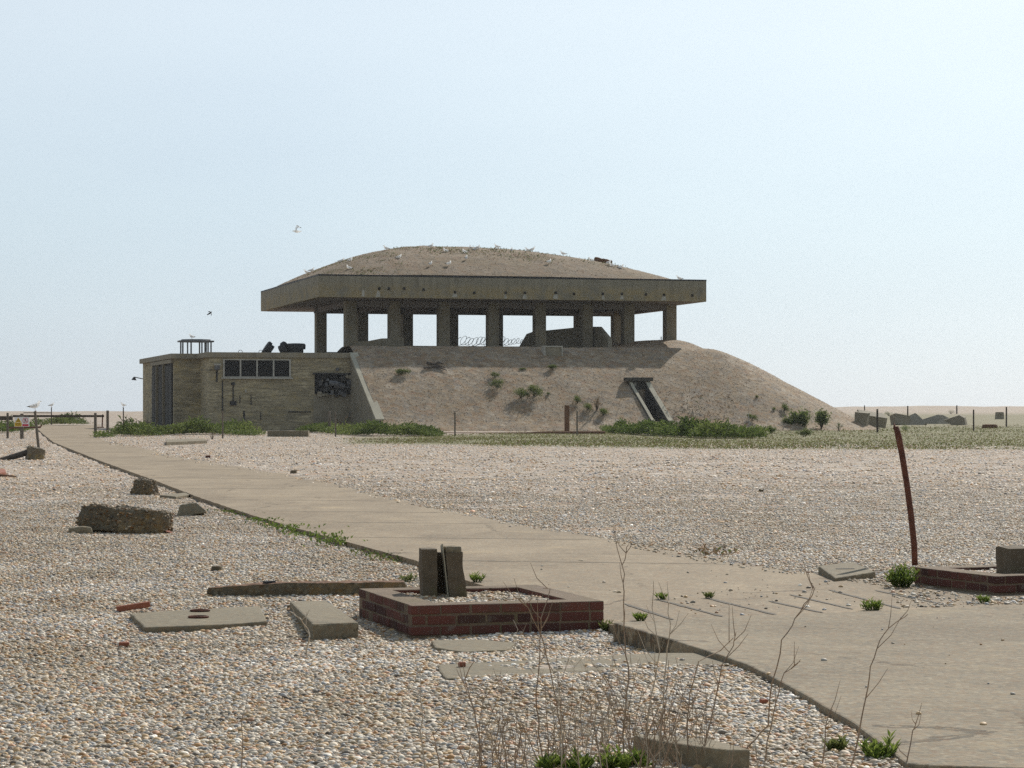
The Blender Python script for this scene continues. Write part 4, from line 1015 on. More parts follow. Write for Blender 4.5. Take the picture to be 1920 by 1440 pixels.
for i, (px, py, w, h, lab) in enumerate([
    (931, 712, 20, 17, 'small rounded bush, topmost of the pair at the middle of the mound'), (937, 734, 30, 25, 'mid-sized rounded bush just below the small one at the middle of the mound'),
    (980, 752, 36, 27, 'broad bush on the left of the touching pair in mid-slope'), (1007, 753, 38, 36, 'tallest bush on the mound, right of the touching pair'),
    (1029, 743, 9, 9, 'tiny bush at the right shoulder of the tallest mound bush'), (1086, 761, 18, 21, 'narrow bush straight above the thin post by the rusty post'),
    (1105, 775, 18, 22, 'olive bush directly left of the brown dead weed on the mound'), (1135, 786, 17, 24, 'narrow bush lowest on the slope left of the tunnel entrance'),
    (759, 706, 34, 18, 'low bush in the shade near the buttress'), (1039, 697, 25, 13, 'flat bush in the shade below the small concrete box'),
    (981, 695, 15, 6, 'very low tuft in the shade left of the flat shaded bush'), (1414, 794, 19, 21, 'bush beside the short white stake'),
    (1420, 749, 10, 9, 'sparse tuft half way up the bare right-hand slope'), (1475, 777, 19, 23, 'dark bush behind the fence post at the right foot of the mound'),
    (1454, 773, 9, 10, 'little bush left of the fence post at the right foot of the mound')]):
    bush('bush', px, py, w, h, lab, seed=i, group=BG, n=900, ls=1.25, slope=True)
bush('dead_weed', 1119, 770, 16, 28, 'brown dead weed standing among the bushes on the mound', mat='dry', cat='weed', seed=31, n=140)
for i, (px, py, w, h, lab) in enumerate([(1500, 807, 44, 38, 'big bush, left of the two largest at the right foot of the mound'), (1540, 804, 34, 33, 'big bush furthest right at the foot of the mound'), (1477, 807, 28, 25, 'bush directly right of the fence post in the right-hand greenery'),
                                         (1507, 819, 34, 17, 'low bright bush in front of the two largest'), (1446, 813, 24, 15, 'low dark bush where the green bank ends')]):
    bush('bush', px, py, w, h, lab, where=Gm if py > 806 else Mm, seed=40+i, group='bushes at the right foot of the mound', n=900, spiky=False, ls=1.2)
bush('pale_bush', 1573, 809, 22, 18, 'pale thin bush standing alone at the end of the mound', where=Gm, mat='grass', seed=50, n=150)
bush('green_clump', 1699, 808, 26, 13, 'bright green clump in front of the tipped rubble block', where=Gm, mat='fresh', cat='plant', seed=51, n=300, spiky=False)
bush('dead_tuft', 1163+227, 806, 16, 14, 'dry tuft behind the end of the bright bank', where=Mm, mat='dry', cat='weed', seed=52, n=70)
bush('dead_tuft', 397, 824, 18, 16, 'dry leafless tuft beside the low slab before the annex', where=Gm, mat='dry', cat='weed', seed=53, n=60)
for i, (px, py, w, h, lab) in enumerate([(1582, 775, 0, 0, ''),]): pass
bush('scrub', 1668, 780, 26, 10, 'grey-green scrub behind the gap in the rubble row', where=Gm, seed=54, n=160)
bush('scrub', 1783, 776, 20, 8, 'dark scrub on the far grass behind the wedge-shaped block', where=Gm, seed=55, n=120)

def bank(name, segs, hmax, n, seed, mats, label, fn=Gm, blade=.5):
    """a dense run of weeds along a line of photo points, too many stems to count"""
    rr = random.Random(seed); pts = [(fn(a, b), hh, dp) for a, b, hh, dp in segs]; mb = MB()
    for i in range(n):
        k = rr.uniform(0, len(pts)-1.001); j = int(k); f = k-j
        p = pts[j][0].lerp(pts[j+1][0], f); hh = (pts[j][1]*(1-f)+pts[j+1][1]*f)*hmax; dp = pts[j][2]*(1-f)+pts[j+1][2]*f
        x, y = p.x+rr.gauss(0, .15), p.y+rr.uniform(0, 1)*dp
        lump = .35+.9*max(0, .55+nz(x*.55, y*.3, seed))*rr.uniform(.55, 1)
        z = max(gz(x, y), mound_h(*loc_uv((x, y, 0))) if loc_uv((x, y, 0))[0] > 1.7 else -9)
        kind = 0 if rr.random() < .8 else 1
        zz = z+hh*lump*rr.uniform(.05, .75)
        leaf(mb, (x, y, zz), rdir(rr, .05, 1)+Vector((0, 0, .4)), hh*rr.uniform(.22, .5)*lump+.05, (.075 if rr.random() < blade else .03)*rr.uniform(.7, 1.4), min(1, max(0, rr.gauss(.4+.45*nz(x*.35, y*.2, seed+3), .22))), kind, .25)
    o = mb.build(name, mats, None, pts[0][0], world=True, fixn=False); tag(o, label, kind='stuff'); return o
HB = .92
bank('weeds', [(203, 817, .8, 9), (230, 818, 1.2, 9), (262, 819, .8, 8), (300, 817, .75, 7), (340, 816, 1.0, 7), (390, 815, 1.25, 8), (430, 817, 1.0, 8), (476, 818, .45, 6)], HB*.95, 9000, 1, ['leaf', 'grass'], 'dark green weeds along the foot of the brick annex')
bank('weeds', [(560, 812, .5, 5), (590, 812, .8, 6), (640, 817, .8, 6), (690, 818.5, 1.0, 7), (760, 818.5, 1.0, 7), (800, 819, .95, 6), (822, 819, .45, 5)], HB*.92, 9500, 2, ['leaf', 'grass'], 'dense dark green bank of weeds below the buttress')
bank('weeds', [(1136, 811, .4, 6), (1180, 815, .9, 8), (1230, 818, 1.0, 9), (1280, 820, 1.05, 10), (1330, 823, 1.05, 11), (1390, 823, .95, 10), (1437, 822, .7, 8)], HB*1.0, 14000, 3, ['leaf', 'fresh'], 'bright green bank of weeds in front of the tunnel entrance')
bank('weeds', [(-30, 812, 1, 8), (5, 813, 1.1, 8), (30, 806, .6, 8)], 1.0, 1800, 4, ['leaf', 'fresh'], 'green weeds behind the gate post at the photograph edge')
bank('weeds', [(52, 800, .5, 6), (100, 797, .9, 8), (113, 797, 1.1, 8), (150, 797, .4, 5)], 1.25, 2200, 5, ['leaf', 'grass'], 'low green weeds on the far edge of the path behind the gate')
bank('weeds', [(176, 822, .6, 2), (188, 821, .8, 2), (200, 821, .3, 2)], .6, 420, 6, ['leaf', 'fresh'], 'tuft of weeds between the two right-hand gate posts')
bank('dry_grass', [(210, 806, .9, 6), (300, 803, .9, 5), (500, 805, .8, 5), (590, 806, 1.0, 5), (650, 808, .9, 5)], 1.25, 700, 7, ['dry', 'grass'], 'thin dry grass along the annex wall', blade=.0)
bank('dry_grass', [(1230, 800, .8, 5), (1290, 805, 1.0, 5), (1330, 806, 1.0, 5), (1400, 808, .8, 5)], 1.3, 170, 8, ['dry', 'grass'], 'thin dry grass above the bright green bank', fn=Mm, blade=0)
# short turf over the mossy strip before the mound and the rough ground on the right
mb = MB(); rr = random.Random(12)
while len(mb.f) < 40000:
    px = rr.uniform(640, 1925)
    if rr.random() < .82 or px < 1570:
        top = 821-13*ss(640, 1150, px)-8*ss(1350, 1700, px); bot = 833+9*ss(650, 1400, px); py = rr.uniform(top-1, bot+1.5); z0 = .07
    else: py = rr.uniform(784, 812); z0 = .13
    p = G(px, py)
    for _ in range(4): p = G(px, py, gz(p.x, p.y))
    if px < 1570 and rr.random() > ss(620, 900, px)*ss(bot+2, bot-4, py+2.5*nz(px*.012, 3.3))*1.2+.04: continue
    if nz(p.x*.22, p.y*.12, 4)+.5*nz(p.x*.9, p.y*.4, 6) < -.30+.5*(rr.random()-.5): continue
    if loc_uv(p)[0] > 1.7 and mound_h(*loc_uv(p)) > p.z: continue
    leaf(mb, p, rdir(rr, .5, 1), rr.uniform(.6, 1.5)*z0*1.4, .05*rr.uniform(.7, 1.5), min(1, max(0, rr.gauss(.5+.5*nz(p.x*.1, p.y*.1, 1), .2))), 0 if rr.random() < .72 else 1, .3)
o = mb.build('turf', ['turf', 'dry'], None, Gm(1300, 830), world=True, fixn=False); tag(o, 'strip of short yellow-green turf between open shingle and mound', kind='stuff')
# tufts along the crown of the roof
mb = MB(); rr = random.Random(5)
for px, py, s in [(600, 506, .5), (620, 512, .5), (682, 511, .7), (700, 512, .6), (735, 479, .5), (700, 482, .4), (835, 472, .8), (850, 470, .7), (800, 467, .5), (885, 471, .5), (957, 477, .9), (975, 481, .7), (1020, 488, .6), (1128, 491, .7), (980, 468, .6), (1040, 474, .4), (1090, 489, .4), (920, 466, .5), (760, 468, .5), (660, 488, .5), (645, 490, .5), (720, 490, .3), (752, 495, .3), (935, 470, .5), (1145, 497, .5), (745, 466, .3), (835, 464, .4)]:
    p = Rm(px, py)
    for i in range(int(110*s)):
        q = p+Vector((rr.gauss(0, 1.5*s), rr.gauss(0, 1.2*s), 0)); u, v = loc_uv(q)
        if .2 < u < UR-.2 and .2 < v < VR-.2: leaf(mb, (q.x, q.y, ZT+roof_h(u, v)), rdir(rr, .2, 1), rr.uniform(.08, .25)*(.5+s), .06, rr.random(), rr.random() < .35)
o = mb.build('roof_grass', ['grass', 'dry'], None, W(0, 0, 0), world=True, fixn=False); tag(o, 'sparse grass tufts on the crown of the roof', kind='stuff')
# fresh green plants between the concrete slabs
def leafy(name, px, py, wpx, hpx, label, z=0.0, n=26, seed=0, mat='fresh', L=1.0):
    b = G(px, py, z); k = F/b.y; w, h = wpx/k/2, hpx/k; rr = random.Random(seed+int(px)); t = thing(name, label, 'plant', b, rr.uniform(0, 3))
    st, fo = MB(), MB()
    for i in range(n):
        a = rr.uniform(0, 6.283); r = math.sqrt(rr.random())*w; tip = Vector((r*math.cos(a)*1.15, r*math.sin(a), h*(rr.uniform(.25, .8) if rr.random() < .75 else rr.uniform(.8, 1.08))*(1-.4*(r/w)**2)*(.75+.5*nz(a, seed))))
        base = Vector((tip.x*.35, tip.y*.35, -.01)); mid = base.lerp(tip, .55)+Vector((0, 0, .08*h)); st.tube([base, mid, tip], [.0045, .0035, .002], 4)
        m = max(5, int(8*L))
        for j in range(m):
            f = .25+.75*j/(m-1); c = (base.lerp(mid, f/.55) if f < .55 else mid.lerp(tip, (f-.55)/.45)); an = j*2.4+i
            leaf(fo, c, Vector((math.cos(an), math.sin(an), .9+.9*f)), rr.uniform(.05, .095)*(1.15-.4*f), rr.uniform(.010, .017), min(1, max(0, rr.gauss(.25+.5*f, .25))), 0, .12)
    st.build('stems', 'leaf', t); fo.build('foliage', mat, t, fixn=False); return t
leafy('leafy_plant', 1692, 1101, 62, 58, 'big leafy green plant growing at the corner of the right-hand brick plinth', PZ, 60, 1)
leafy('leafy_plant', 1637, 1144, 46, 20, 'low bright plant rooted in the joint at the apron edge', PZ, 22, 2, L=.7)
leafy('leafy_plant', 895, 1091, 32, 20, 'small leafy plant at the path edge just behind the plinth', PZ, 14, 3, L=.7)
leafy('leafy_plant', 765, 1092, 32, 17, 'small dull green plant between the rusty beam and the plinth', 0, 10, 4, 'grass', .7)
leafy('leafy_plant', 1200, 1164, 24, 12, 'small bright plant in the path joint right of the plinth', PZ, 10, 5, L=.7)
leafy('leafy_plant', 1640+8, 1440, 66, 66, 'leafy green plant growing against the apron edge at the bottom of the photograph', .05, 26, 6)
leafy('leafy_plant', 1568, 1420, 40, 48, 'thin leafy plant left of the bigger one by the apron edge', .06, 10, 7, 'grass')
leafy('leafy_plant', 1140, 1184, 52, 20, 'grey-green plant tucked under the right corner of the plinth', .0, 16, 8, 'grass', .7)
leafy('leafy_plant', 1240, 1124, 26, 8, 'flat sprig of green in the rough concrete joints', PZ, 8, 9, L=.6)
leafy('leafy_plant', 1330, 1122, 20, 7, 'tiny green sprig at the far end of a concrete joint', PZ, 6, 10, 'grass', .6)
leafy('leafy_plant', 1400, 1254, 46, 9, 'low seedling at the left edge of the apron', .04, 9, 11, L=.6)
leafy('leafy_plant', 1845, 1131, 34, 10, 'yellowish green sprig in front of the right-hand plinth', PZ, 9, 12, L=.6)
for i, (px, py, w, h, lab) in enumerate([(1030, 1452, 60, 42, 'leftmost green rosette under the dead stalks'), (1085, 1455, 60, 46, 'second green rosette under the dead stalks'), (1150, 1455, 70, 60, 'tallest green rosette under the dead stalks'), (1195, 1450, 50, 44, 'green rosette beside the broken slab under the stalks')]):
    leafy('green_rosette', px, py, w, h, lab, .06, 20, 20+i)
bank('grass', [(486, 975, .5, -.5), (520, 984, 1, -.7), (558, 994, .9, -.5), (580, 1001, .15, -.3), (600, 1008, .7, -.5), (632, 1019, 1.0, -.6), (655, 1024, .4, -.4)], .12, 520, 11, ['fresh', 'grass'], 'short green grass along the left edge of the path', blade=0)
bank('grass', [(430, 956, .4, -.4), (452, 963, .8, -.4), (468, 968, .4, -.4)], .12, 130, 12, ['grass', 'fresh'], 'scant grass at the path edge by the thin slab', blade=0)
bank('moss', [(690, 1034, .5, -.3), (730, 1047, .7, -.3), (765, 1056, .4, -.3)], .10, 160, 13, ['grass', 'dry'], 'scant green growth on the path edge behind the split post', blade=0)
bank('dry_grass', [(1330, 1044, .6, .2), (1342, 1045, 1, .2), (1352, 1047, .5, .2)], .12, 45, 14, ['dry', 'grass'], 'dry tuft at the right edge of the path', blade=0)
# dead stalks
def stalk(px0, py0, pts, label, seed, mat='stalk', r=.0038, twigs=5, z=.06, name='dead_stalk'):
    b = G(px0, py0, z); rr = random.Random(seed); q = [Vector((0, 0, -.03))]
    for i, (x, y) in enumerate(pts): q.append(P(x, y, b.y+rr.uniform(-.12, .12)*(i+1)/len(pts))-b)
    d = []
    for i in range(len(q)-1):
        for f in (0, .34, .67): d.append(q[i].lerp(q[i+1], f)+Vector((rr.gauss(0, .003), rr.gauss(0, .003), 0)))
    d.append(q[-1]); mb = MB(); n = len(d); mb.tube(d, [r*(1-.62*i/(n-1)) for i in range(n)], 5)
    for k in range(twigs):
        i = rr.randrange(n//3, n-1); a = rr.uniform(-1, 1)*1.2; L = rr.uniform(.05, .17); up = Vector((math.sin(a)*.8, rr.uniform(-.4, .4), .8)).normalized()
        mb.tube([d[i], d[i]+up*L*.5+Vector((math.sin(a)*.01, 0, 0)), d[i]+up*L+Vector((0, 0, rr.uniform(-.01, .03)))], [r*.5, r*.4, r*.2], 4)
    return tag(mb.build(name, mat, None, b), label, 'stalk', None)
stalk(1165, 1447, [(1172, 1330), (1178, 1250), (1170, 1180), (1170, 1110), (1168, 1060), (1176, 1026), (1183, 1014)], 'tallest dead stalk, rising straight in front of the plinth corner', 1, twigs=6)
stalk(1378, 1452, [(1402, 1400), (1440, 1360), (1449, 1280), (1470, 1200), (1490, 1160), (1520, 1120), (1530, 1104), (1520, 1105)], 'bowed dead stalk crossing the apron edge with a hooked tip', 2, twigs=4)
stalk(1592, 1452, [(1612, 1360), (1625, 1310), (1632, 1250), (1650, 1200), (1678, 1168), (1702, 1152)], 'right-hand bowed dead stalk in front of the apron', 3, twigs=4)
stalk(1236, 1448, [(1238, 1370), (1244, 1300), (1250, 1230), (1256, 1190), (1252, 1130), (1253, 1118)], 'pale upright stalk with a feathery tip', 4, 'stalkpale', twigs=5)
stalk(1200, 1450, [(1212, 1370), (1222, 1300), (1236, 1220), (1222, 1140), (1225, 1090)], 'slender pale stalk left of the feathery one', 5, 'stalkpale', twigs=5)
stalk(1062, 1450, [(1052, 1370), (1040, 1290), (1018, 1200), (990, 1140), (972, 1122)], 'dead stalk leaning left across the plinth front', 6, twigs=6)
stalk(1020, 1450, [(1012, 1380), (1006, 1300), (1012, 1220), (1015, 1160), (1032, 1104), (1018, 1103)], 'thin dead stalk ending in a bent tip before the plinth', 7, twigs=5)
stalk(1308, 1450, [(1326, 1380), (1344, 1300), (1352, 1250), (1376, 1210), (1380, 1186)], 'forked dead stalk below the concrete hollow', 8, twigs=6)
stalk(1290, 1450, [(1290, 1370), (1292, 1300), (1310, 1240), (1350, 1220), (1375, 1196)], 'dead stalk arching right towards the apron corner', 9, twigs=5)
stalk(798, 1450, [(788, 1370), (789, 1310), (790, 1243)], 'lone pale stalk standing at the left of the thicket', 10, 'stalkpale', .0036, 1)
stalk(908, 1450, [(898, 1380), (880, 1310), (868, 1280), (888, 1240), (888, 1222)], 'dead stalk at the left end of the thicket with a crooked top', 11, twigs=4)
stalk(1430, 1450, [(1440, 1390), (1452, 1320), (1470, 1262), (1500, 1240)], 'thin dead stalk close to the apron seedling', 12, twigs=4)
stalk(1540, 1450, [(1545, 1400), (1552, 1345), (1560, 1330)], 'short dead stalk by the thin leafy plant', 13, twigs=3)
stalk(1695, 1452, [(1702, 1420), (1712, 1370), (1718, 1352)], 'short dead stalk in front of the apron corner', 14, twigs=4)
stalk(578, 1235, [(574, 1220), (580, 1195), (578, 1180), (566, 1163), (550, 1150), (543, 1146)], 'pale dry twig curling against the oblong concrete block', 15, 'stalkpale', .006, 4, z=.0)
stalk(452, 1450, [(455, 1400), (452, 1350), (455, 1340)], 'single thin twig in the near shingle far left of the thicket', 16, 'stalk', .003, 1)
stalk(960, 1160+85, [(966, 1210), (970, 1180), (962, 1162)], 'short pale stem before the plinth front', 17, 'stalkpale', .003, 1, z=0)
stalk(830, 1452, [(822, 1420), (815, 1390), (812, 1372)], 'short dead stalk just right of the lone pale one', 18, twigs=2)
# the thicket of thin stems between them
mb = MB(); rr = random.Random(77); b0 = G(1090, 1440, .06)
def bendy(p, L, lean, r, depth=0):
    q = [p]; d = Vector((lean, rr.uniform(-.15, .15), 1)).normalized(); n = 5
    for i in range(n):
        d = (d+Vector((rr.gauss(0, .10), rr.gauss(0, .10), .04))).normalized(); q.append(q[-1]+d*L/n)
    mb.tube(q, [r*(1-.6*i/n) for i in range(n+1)], 4, 0 if rr.random() < .72 else 1)
    if depth < 2:
        for k in range(rr.randint(1, 4) if depth == 0 else rr.randint(0, 2)):
            i = rr.randint(1, n-1); bendy(q[i], L*rr.uniform(.2, .5), lean+rr.choice((-1, 1))*rr.uniform(.3, .9), r*.6, depth+1)
for i in range(150):
    px = rr.choice((rr.gauss(1090, 95), rr.gauss(1230, 80), rr.gauss(970, 70), rr.uniform(870, 1420)))
    if not 860 < px < 1440: continue
    p = G(px, rr.uniform(1425, 1475), .05); bendy(p, min(.62, max(.10, rr.gauss(.34, .14)))*(1-.0012*abs(px-1110)), rr.gauss(0, .16), rr.uniform(.0014, .0030))
o = mb.build('undergrowth', ['stalk', 'stalkpale'], None, b0, world=True, fixn=False); tag(o, 'tangle of thin dead twigs between the taller stalks', kind='stuff')

# ------------------------------------------------------------------ birds
def make_gull(pose):
    t = thing('gull', 'gull', 'gull')
    mb = MB(); lift = .13 if pose == 'stand' else .03
    if pose == 'fly':
        mb.tube([(-.30, 0, .02), (-.16, 0, .0), (-.03, 0, -.01), (.08, 0, 0), (.15, 0, .02), (.20, 0, .03), (.235, 0, .028), (.25, 0, .025)], [.012, .045, .075, .075, .055, .042, .03, .01], 10)
        hd = (.25, 0, .026)
    else:
        mb.tube([(-.27, 0, lift+.05), (-.17, 0, lift+.055), (-.05, 0, lift+.07), (.06, 0, lift+.10), (.12, 0, lift+.15), (.145, 0, lift+.21), (.16, 0, lift+.255), (.185, 0, lift+.27), (.205, 0, lift+.268)], [.012, .05, .085, .092, .072, .048, .046, .036, .012], 10)
        hd = (.205, 0, lift+.268)
    mb.build('body', 'feather', t, smooth=True)
    for s in (-1, 1):
        mb = MB()
        if pose == 'fly':
            up = .30
            mb.tube([(.05, s*.05, .03), (.06, s*.22, .03+up*.6), (-.02, s*.40, .03+up), (-.14, s*.60, .03+up*.9)], [.085, .075, .055, .012], 8, flat=.18); o = mb.build('wing', 'greywing', t, smooth=True)
            mb = MB(); mb.tube([(-.11, s*.55, .03+up*.93), (-.20, s*.68, .03+up*.8)], [.028, .006], 6, flat=.3); mb.build('wing_tip', 'black', o)
        else:
            mb.tube([(.09, s*.075, lift+.115), (.0, s*.083, lift+.105), (-.12, s*.06, lift+.075), (-.24, s*.025, lift+.06)], [.05, .068, .05, .02], 8, flat=.3); o = mb.build('wing', 'greywing', t, smooth=True)
            mb = MB(); mb.tube([(-.21, s*.03, lift+.066), (-.33, s*.012, lift+.05)], [.022, .006], 6); mb.build('wing_tip', 'black', o)
    mb = MB(); mb.tube([hd, (hd[0]+.05, 0, hd[2]-.004), (hd[0]+.062, 0, hd[2]-.014)], [.012, .009, .003], 6); mb.build('bill', 'bill', t)
    if pose == 'stand':
        for s in (-1, 1):
            mb = MB(); mb.tube([(.0, s*.03, lift+.03), (.01, s*.03, .0)], .008, 5); mb.tube([(.01, s*.03, .006), (.06, s*.035, .004)], [.012, .02], 5, flat=.3); mb.build('leg', 'legpink', t)
    return t
proto = {k: make_gull(k) for k in ('stand', 'sit', 'fly')}; used = set()
GG = 'gulls resting on and around the roof'
def gull(pose, p, rz, label, s=1.0):
    o = proto[pose] if pose not in used else copy_tree(proto[pose]); used.add(pose)
    o.location = p; o.rotation_euler = (0, 0, R(rz)); o.scale = (s, s, s); tag(o, label, 'gull', GG); return o
gull('stand', gullA, 8, 'gull standing on top of the leaning post by the path', 1.0)
gull('stand', gullB, 25, 'grey-backed gull on the slim post beyond the gate bar', 1.0)
gull('stand', gullC, -140, 'gull on the slim post left of the annex doors', 1.0)
vtp = Vector(vp); vtp.z = AT+.95+.21; gull('stand', vtp+Vector((-.25, -.3, 0)), 160, 'gull standing on the flat roof vent of the annex', 1.0)
for px, py, pose, rz, lab in [
    (575, 509, 'sit', 170, 'gull crouched lowest on the left edge of the roof, left one of a pair'), (584, 507, 'sit', 20, 'gull crouched low on the left edge of the roof, right one of a pair'),
    (640, 491, 'sit', 15, 'gull resting on the left slope of the roof skyline, beside a grass tuft'), (656, 490, 'sit', 10, 'gull close right of the one by the grass tuft on the left slope'),
    (655, 504, 'sit', 175, 'gull lying just above the fascia near the left end of the roof'), (724, 470, 'stand', 200, 'gull standing on the skyline where the left slope reaches the crown'),
    (748, 484, 'sit', 0, 'gull sitting in the shingle below the left end of the crown'), (808, 466, 'stand', 40, 'gull standing on the skyline left of the middle of the crown'),
    (807, 500, 'stand', 60, 'gull standing low on the front slope of the roof, left of a walking one'), (841, 499, 'stand', 20, 'gull standing low on the front slope with its grey back turned'),
    (874, 488, 'stand', 75, 'gull standing half way up the front slope below the crowded part of the crown'), (836, 472, 'sit', 185, 'gull lying flat on the crown left of the crowded part'),
    (872, 474, 'sit', 170, 'white gull sitting just below the crowded part of the crown'), (882, 469, 'stand', 100, 'upright gull at the left of the crowded part of the crown'),
    (890, 469, 'sit', 30, 'gull sitting in the middle of the crowded part of the crown'), (896, 469, 'stand', 50, 'dark-looking upright gull at the right of the crowded part of the crown'),
    (932, 467, 'stand', 190, 'lone gull standing on the skyline right of the crowd'), (959, 471, 'sit', 80, 'gull sitting above the largest green patch on the crown'),
    (990, 471, 'sit', 190, 'gull at the right end of the crown, left one of a pair'), (998, 470, 'stand', 10, 'gull at the right end of the crown, right one of a pair'),
    (1029, 496, 'stand', 30, 'gull standing low on the front slope right of the middle'), (1056, 479, 'stand', 175, 'gull standing clear on the skyline of the right-hand slope'),
    (1109, 490, 'sit', 180, 'gull resting on the right-hand slope left of the dark clump'), (1141, 497, 'stand', 20, 'gull at the dark clump on the right-hand slope, higher of two'),
    (1147, 499, 'sit', 200, 'gull at the dark clump on the right-hand slope, lower of two'), (1164, 503, 'sit', 10, 'gull just below the dark clump on the right-hand slope'),
    (1274, 521, 'sit', 175, 'gull sitting lowest on the right-hand slope near the roof corner')]:
    gull(pose, Rm(px, py)-Vector((0, 0, .02)), rz, lab, 1.05)
gull('fly', P(557, 434, 150), 178, 'white gull flying above the left end of the roof', 1.0)
c = Rm(1129, 491); o = chunk('dark_clump', (1.5, .6, .55), .12, .08, 81, 'rustwood', c-Vector((0, 0, .25)), (0, R(12), 0), roundness=.6); tag(o, 'dark clump of debris on the right-hand slope of the roof', 'clump')
p = Mm(1240, 636); bush('roof_side_tuft', 1240, 635, 6, 8, 'small dark tuft on the mound top left of the last column', seed=91, n=60)
cr = thing('dark_bird', 'small dark bird flying above the roof vent of the annex', 'bird', P(394, 587, 140)); cr.rotation_euler = (0, R(-32), R(10)); mb = MB()
mb.tube([(-.20, 0, 0), (-.11, 0, 0), (0, 0, 0), (.08, 0, .01), (.13, 0, .02)], [.03, .035, .045, .035, .01], 8); mb.build('body', 'black', cr, smooth=True)
for s, e in ((-1, -.17), (1, .12)):
    mb = MB(); mb.tube([(.05, 0, .01), (.03, s*.10, e*.6+.02), (-.06, s*.17, e)], [.05, .04, .012], 6, flat=.3); mb.build('wing', 'black', cr, smooth=True)

# ------------------------------------------------------------------ camera, light, sky
EL, AZ_S = R(35.2), R(24.5)
sv = Vector((math.sin(AZ_S)*math.cos(EL), math.cos(AZ_S)*math.cos(EL), math.sin(EL)))
ld = bpy.data.lights.new('sun', 'SUN'); ld.energy = 4.9; ld.angle = R(.53); ld.color = (1, .935, .835)
lo = bpy.data.objects.new('sun', ld); COL.objects.link(lo); lo.rotation_euler = sv.to_track_quat('Z', 'Y').to_euler()
wd = bpy.data.worlds.new('World'); scn.world = wd; wd.use_nodes = True; nt = wd.node_tree; nt.nodes.clear()
bg = nt.nodes.new('ShaderNodeBackground'); ow = nt.nodes.new('ShaderNodeOutputWorld'); sk = nt.nodes.new('ShaderNodeTexSky')
sk.sky_type = 'NISHITA'; sk.sun_disc = False; sk.sun_elevation = EL; sk.sun_rotation = AZ_S; sk.air_density = 1.0; sk.dust_density = .4; sk.ozone_density = 1.0; sk.altitude = 0
# hazy spring air: a pale veil over the clear sky, thickest low down and brightest towards the sun
tcw = nt.nodes.new('ShaderNodeTexCoord'); sx = nt.nodes.new('ShaderNodeSeparateXYZ'); nt.links.new(tcw.outputs['Generated'], sx.inputs[0])
def wramp(fac, stops):
    x = nt.nodes.new('ShaderNodeValToRGB'); e = x.color_ramp.elements
    while len(e) < len(stops): e.new(.5)
    for q, (p_, c_) in zip(e, stops): q.position = p_; q.color = (*c_, 1)
    nt.links.new(fac, x.inputs[0]); return x.outputs[0]
veil = wramp(sx.outputs[2], [(0, (.50, .63, .78)), (.03, (.52, .645, .79)), (.08, (.61, .735, .85)), (.165, (.765, .865, .945)), (.35, (.62, .76, .90)), (1, (.30, .42, .62))])
dt = nt.nodes.new('ShaderNodeVectorMath'); dt.operation = 'DOT_PRODUCT'; nt.links.new(tcw.outputs['Generated'], dt.inputs[0]); dt.inputs[1].default_value = (math.sin(AZ_S), math.cos(AZ_S), 0)
mr = nt.nodes.new('ShaderNodeMapRange'); nt.links.new(dt.outputs['Value'], mr.inputs[0]); mr.inputs[1].default_value = -1; mr.inputs[2].default_value = 1; mr.inputs[3].default_value = 0; mr.inputs[4].default_value = 1
az = wramp(mr.outputs[0], [(0, (.73, .68, .61)), (.7, (.87, .82, .77)), (.86, (.95, .935, .92)), (.93, (1.0, 1.0, 1.0)), (1, (1.25, 1.22, 1.16))])
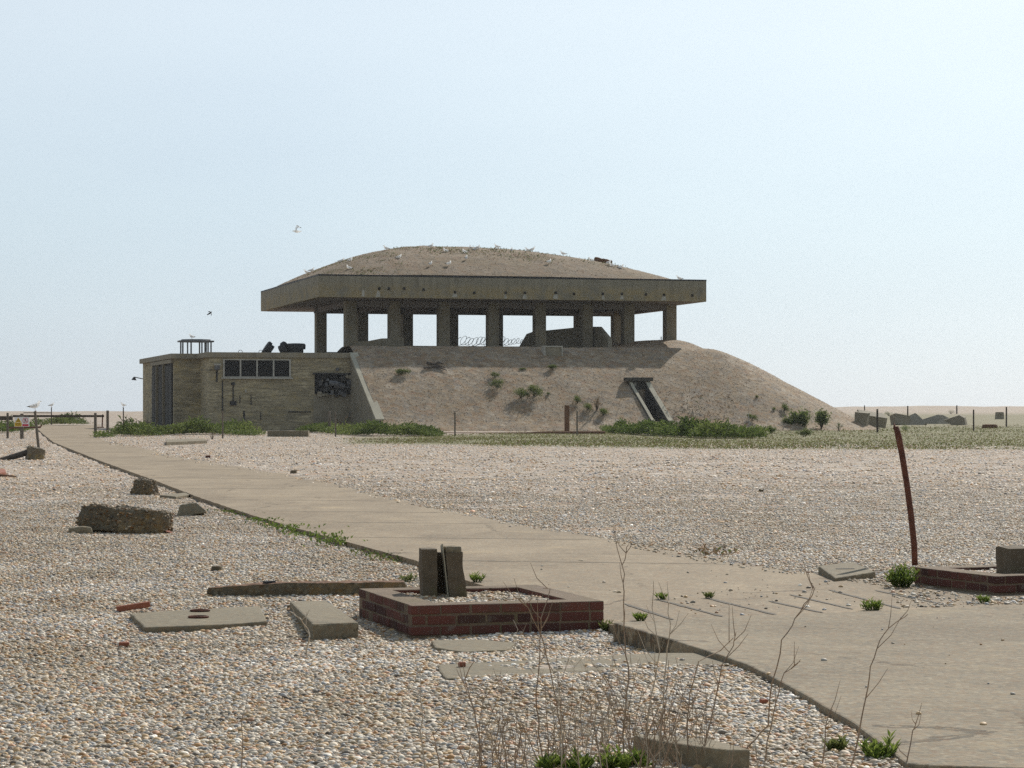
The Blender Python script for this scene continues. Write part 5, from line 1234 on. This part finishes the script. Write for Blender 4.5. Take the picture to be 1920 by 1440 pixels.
def wmix(t_, f_, a_, b_):
    x = nt.nodes.new('ShaderNodeMix'); x.data_type = 'RGBA'; x.blend_type = t_
    for i_, v_ in ((0, f_), (6, a_), (7, b_)):
        if isinstance(v_, (int, float)): x.inputs[i_].default_value = v_
        elif isinstance(v_, tuple): x.inputs[i_].default_value = v_
        else: nt.links.new(v_, x.inputs[i_])
    return x.outputs[2]
cn = nt.nodes.new('ShaderNodeTexNoise'); cm = nt.nodes.new('ShaderNodeMapping'); cm.inputs['Scale'].default_value = (1, 1, 4.5); nt.links.new(tcw.outputs['Generated'], cm.inputs[0]); nt.links.new(cm.outputs[0], cn.inputs['Vector'])
cn.inputs['Scale'].default_value = 4; cn.inputs['Detail'].default_value = 5; veil = wmix('MULTIPLY', 1.0, veil, wramp(cn.outputs['Fac'], [(.3, (.972, .972, .978)), (.7, (1.028, 1.024, 1.015))]))
vl = wmix('MULTIPLY', 1.0, wmix('MULTIPLY', 1.0, veil, az), (10, 10, 10, 1))
nt.links.new(wmix('MIX', .8, sk.outputs[0], vl), bg.inputs[0]); bg.inputs[1].default_value = .1; nt.links.new(bg.outputs[0], ow.inputs[0])
hm = bpy.data.materials.new('haze_air'); hm.use_nodes = True; hm.node_tree.nodes.clear()
pv = hm.node_tree.nodes.new('ShaderNodeVolumePrincipled'); oo = hm.node_tree.nodes.new('ShaderNodeOutputMaterial'); hm.node_tree.links.new(pv.outputs[0], oo.inputs['Volume'])
pv.inputs['Color'].default_value = (.86, .90, .95, 1); pv.inputs['Density'].default_value = .00010; pv.inputs['Anisotropy'].default_value = .45
mb = MB(); mb.bx((-4990, -40, -16.5), (4990, 1640, 60)); M['haze'] = hm; o = mb.build('haze', 'haze'); tag(o, 'thin spring sea haze over the shingle', kind='stuff')
cd = bpy.data.cameras.new('camera'); co = bpy.data.objects.new('camera', cd); COL.objects.link(co)
cd.sensor_width = 36; cd.lens = 36*F/1920; cd.shift_y = (HZ-720)/1920; cd.clip_end = 5000; cd.clip_start = .1
co.location = (0, 0, CH); co.rotation_euler = (R(90), 0, 0); scn.camera = co
scn.view_settings.view_transform = 'Standard'; scn.view_settings.look = 'None'; scn.view_settings.exposure = 0; scn.view_settings.gamma = 1
scn.cycles.use_denoising = False
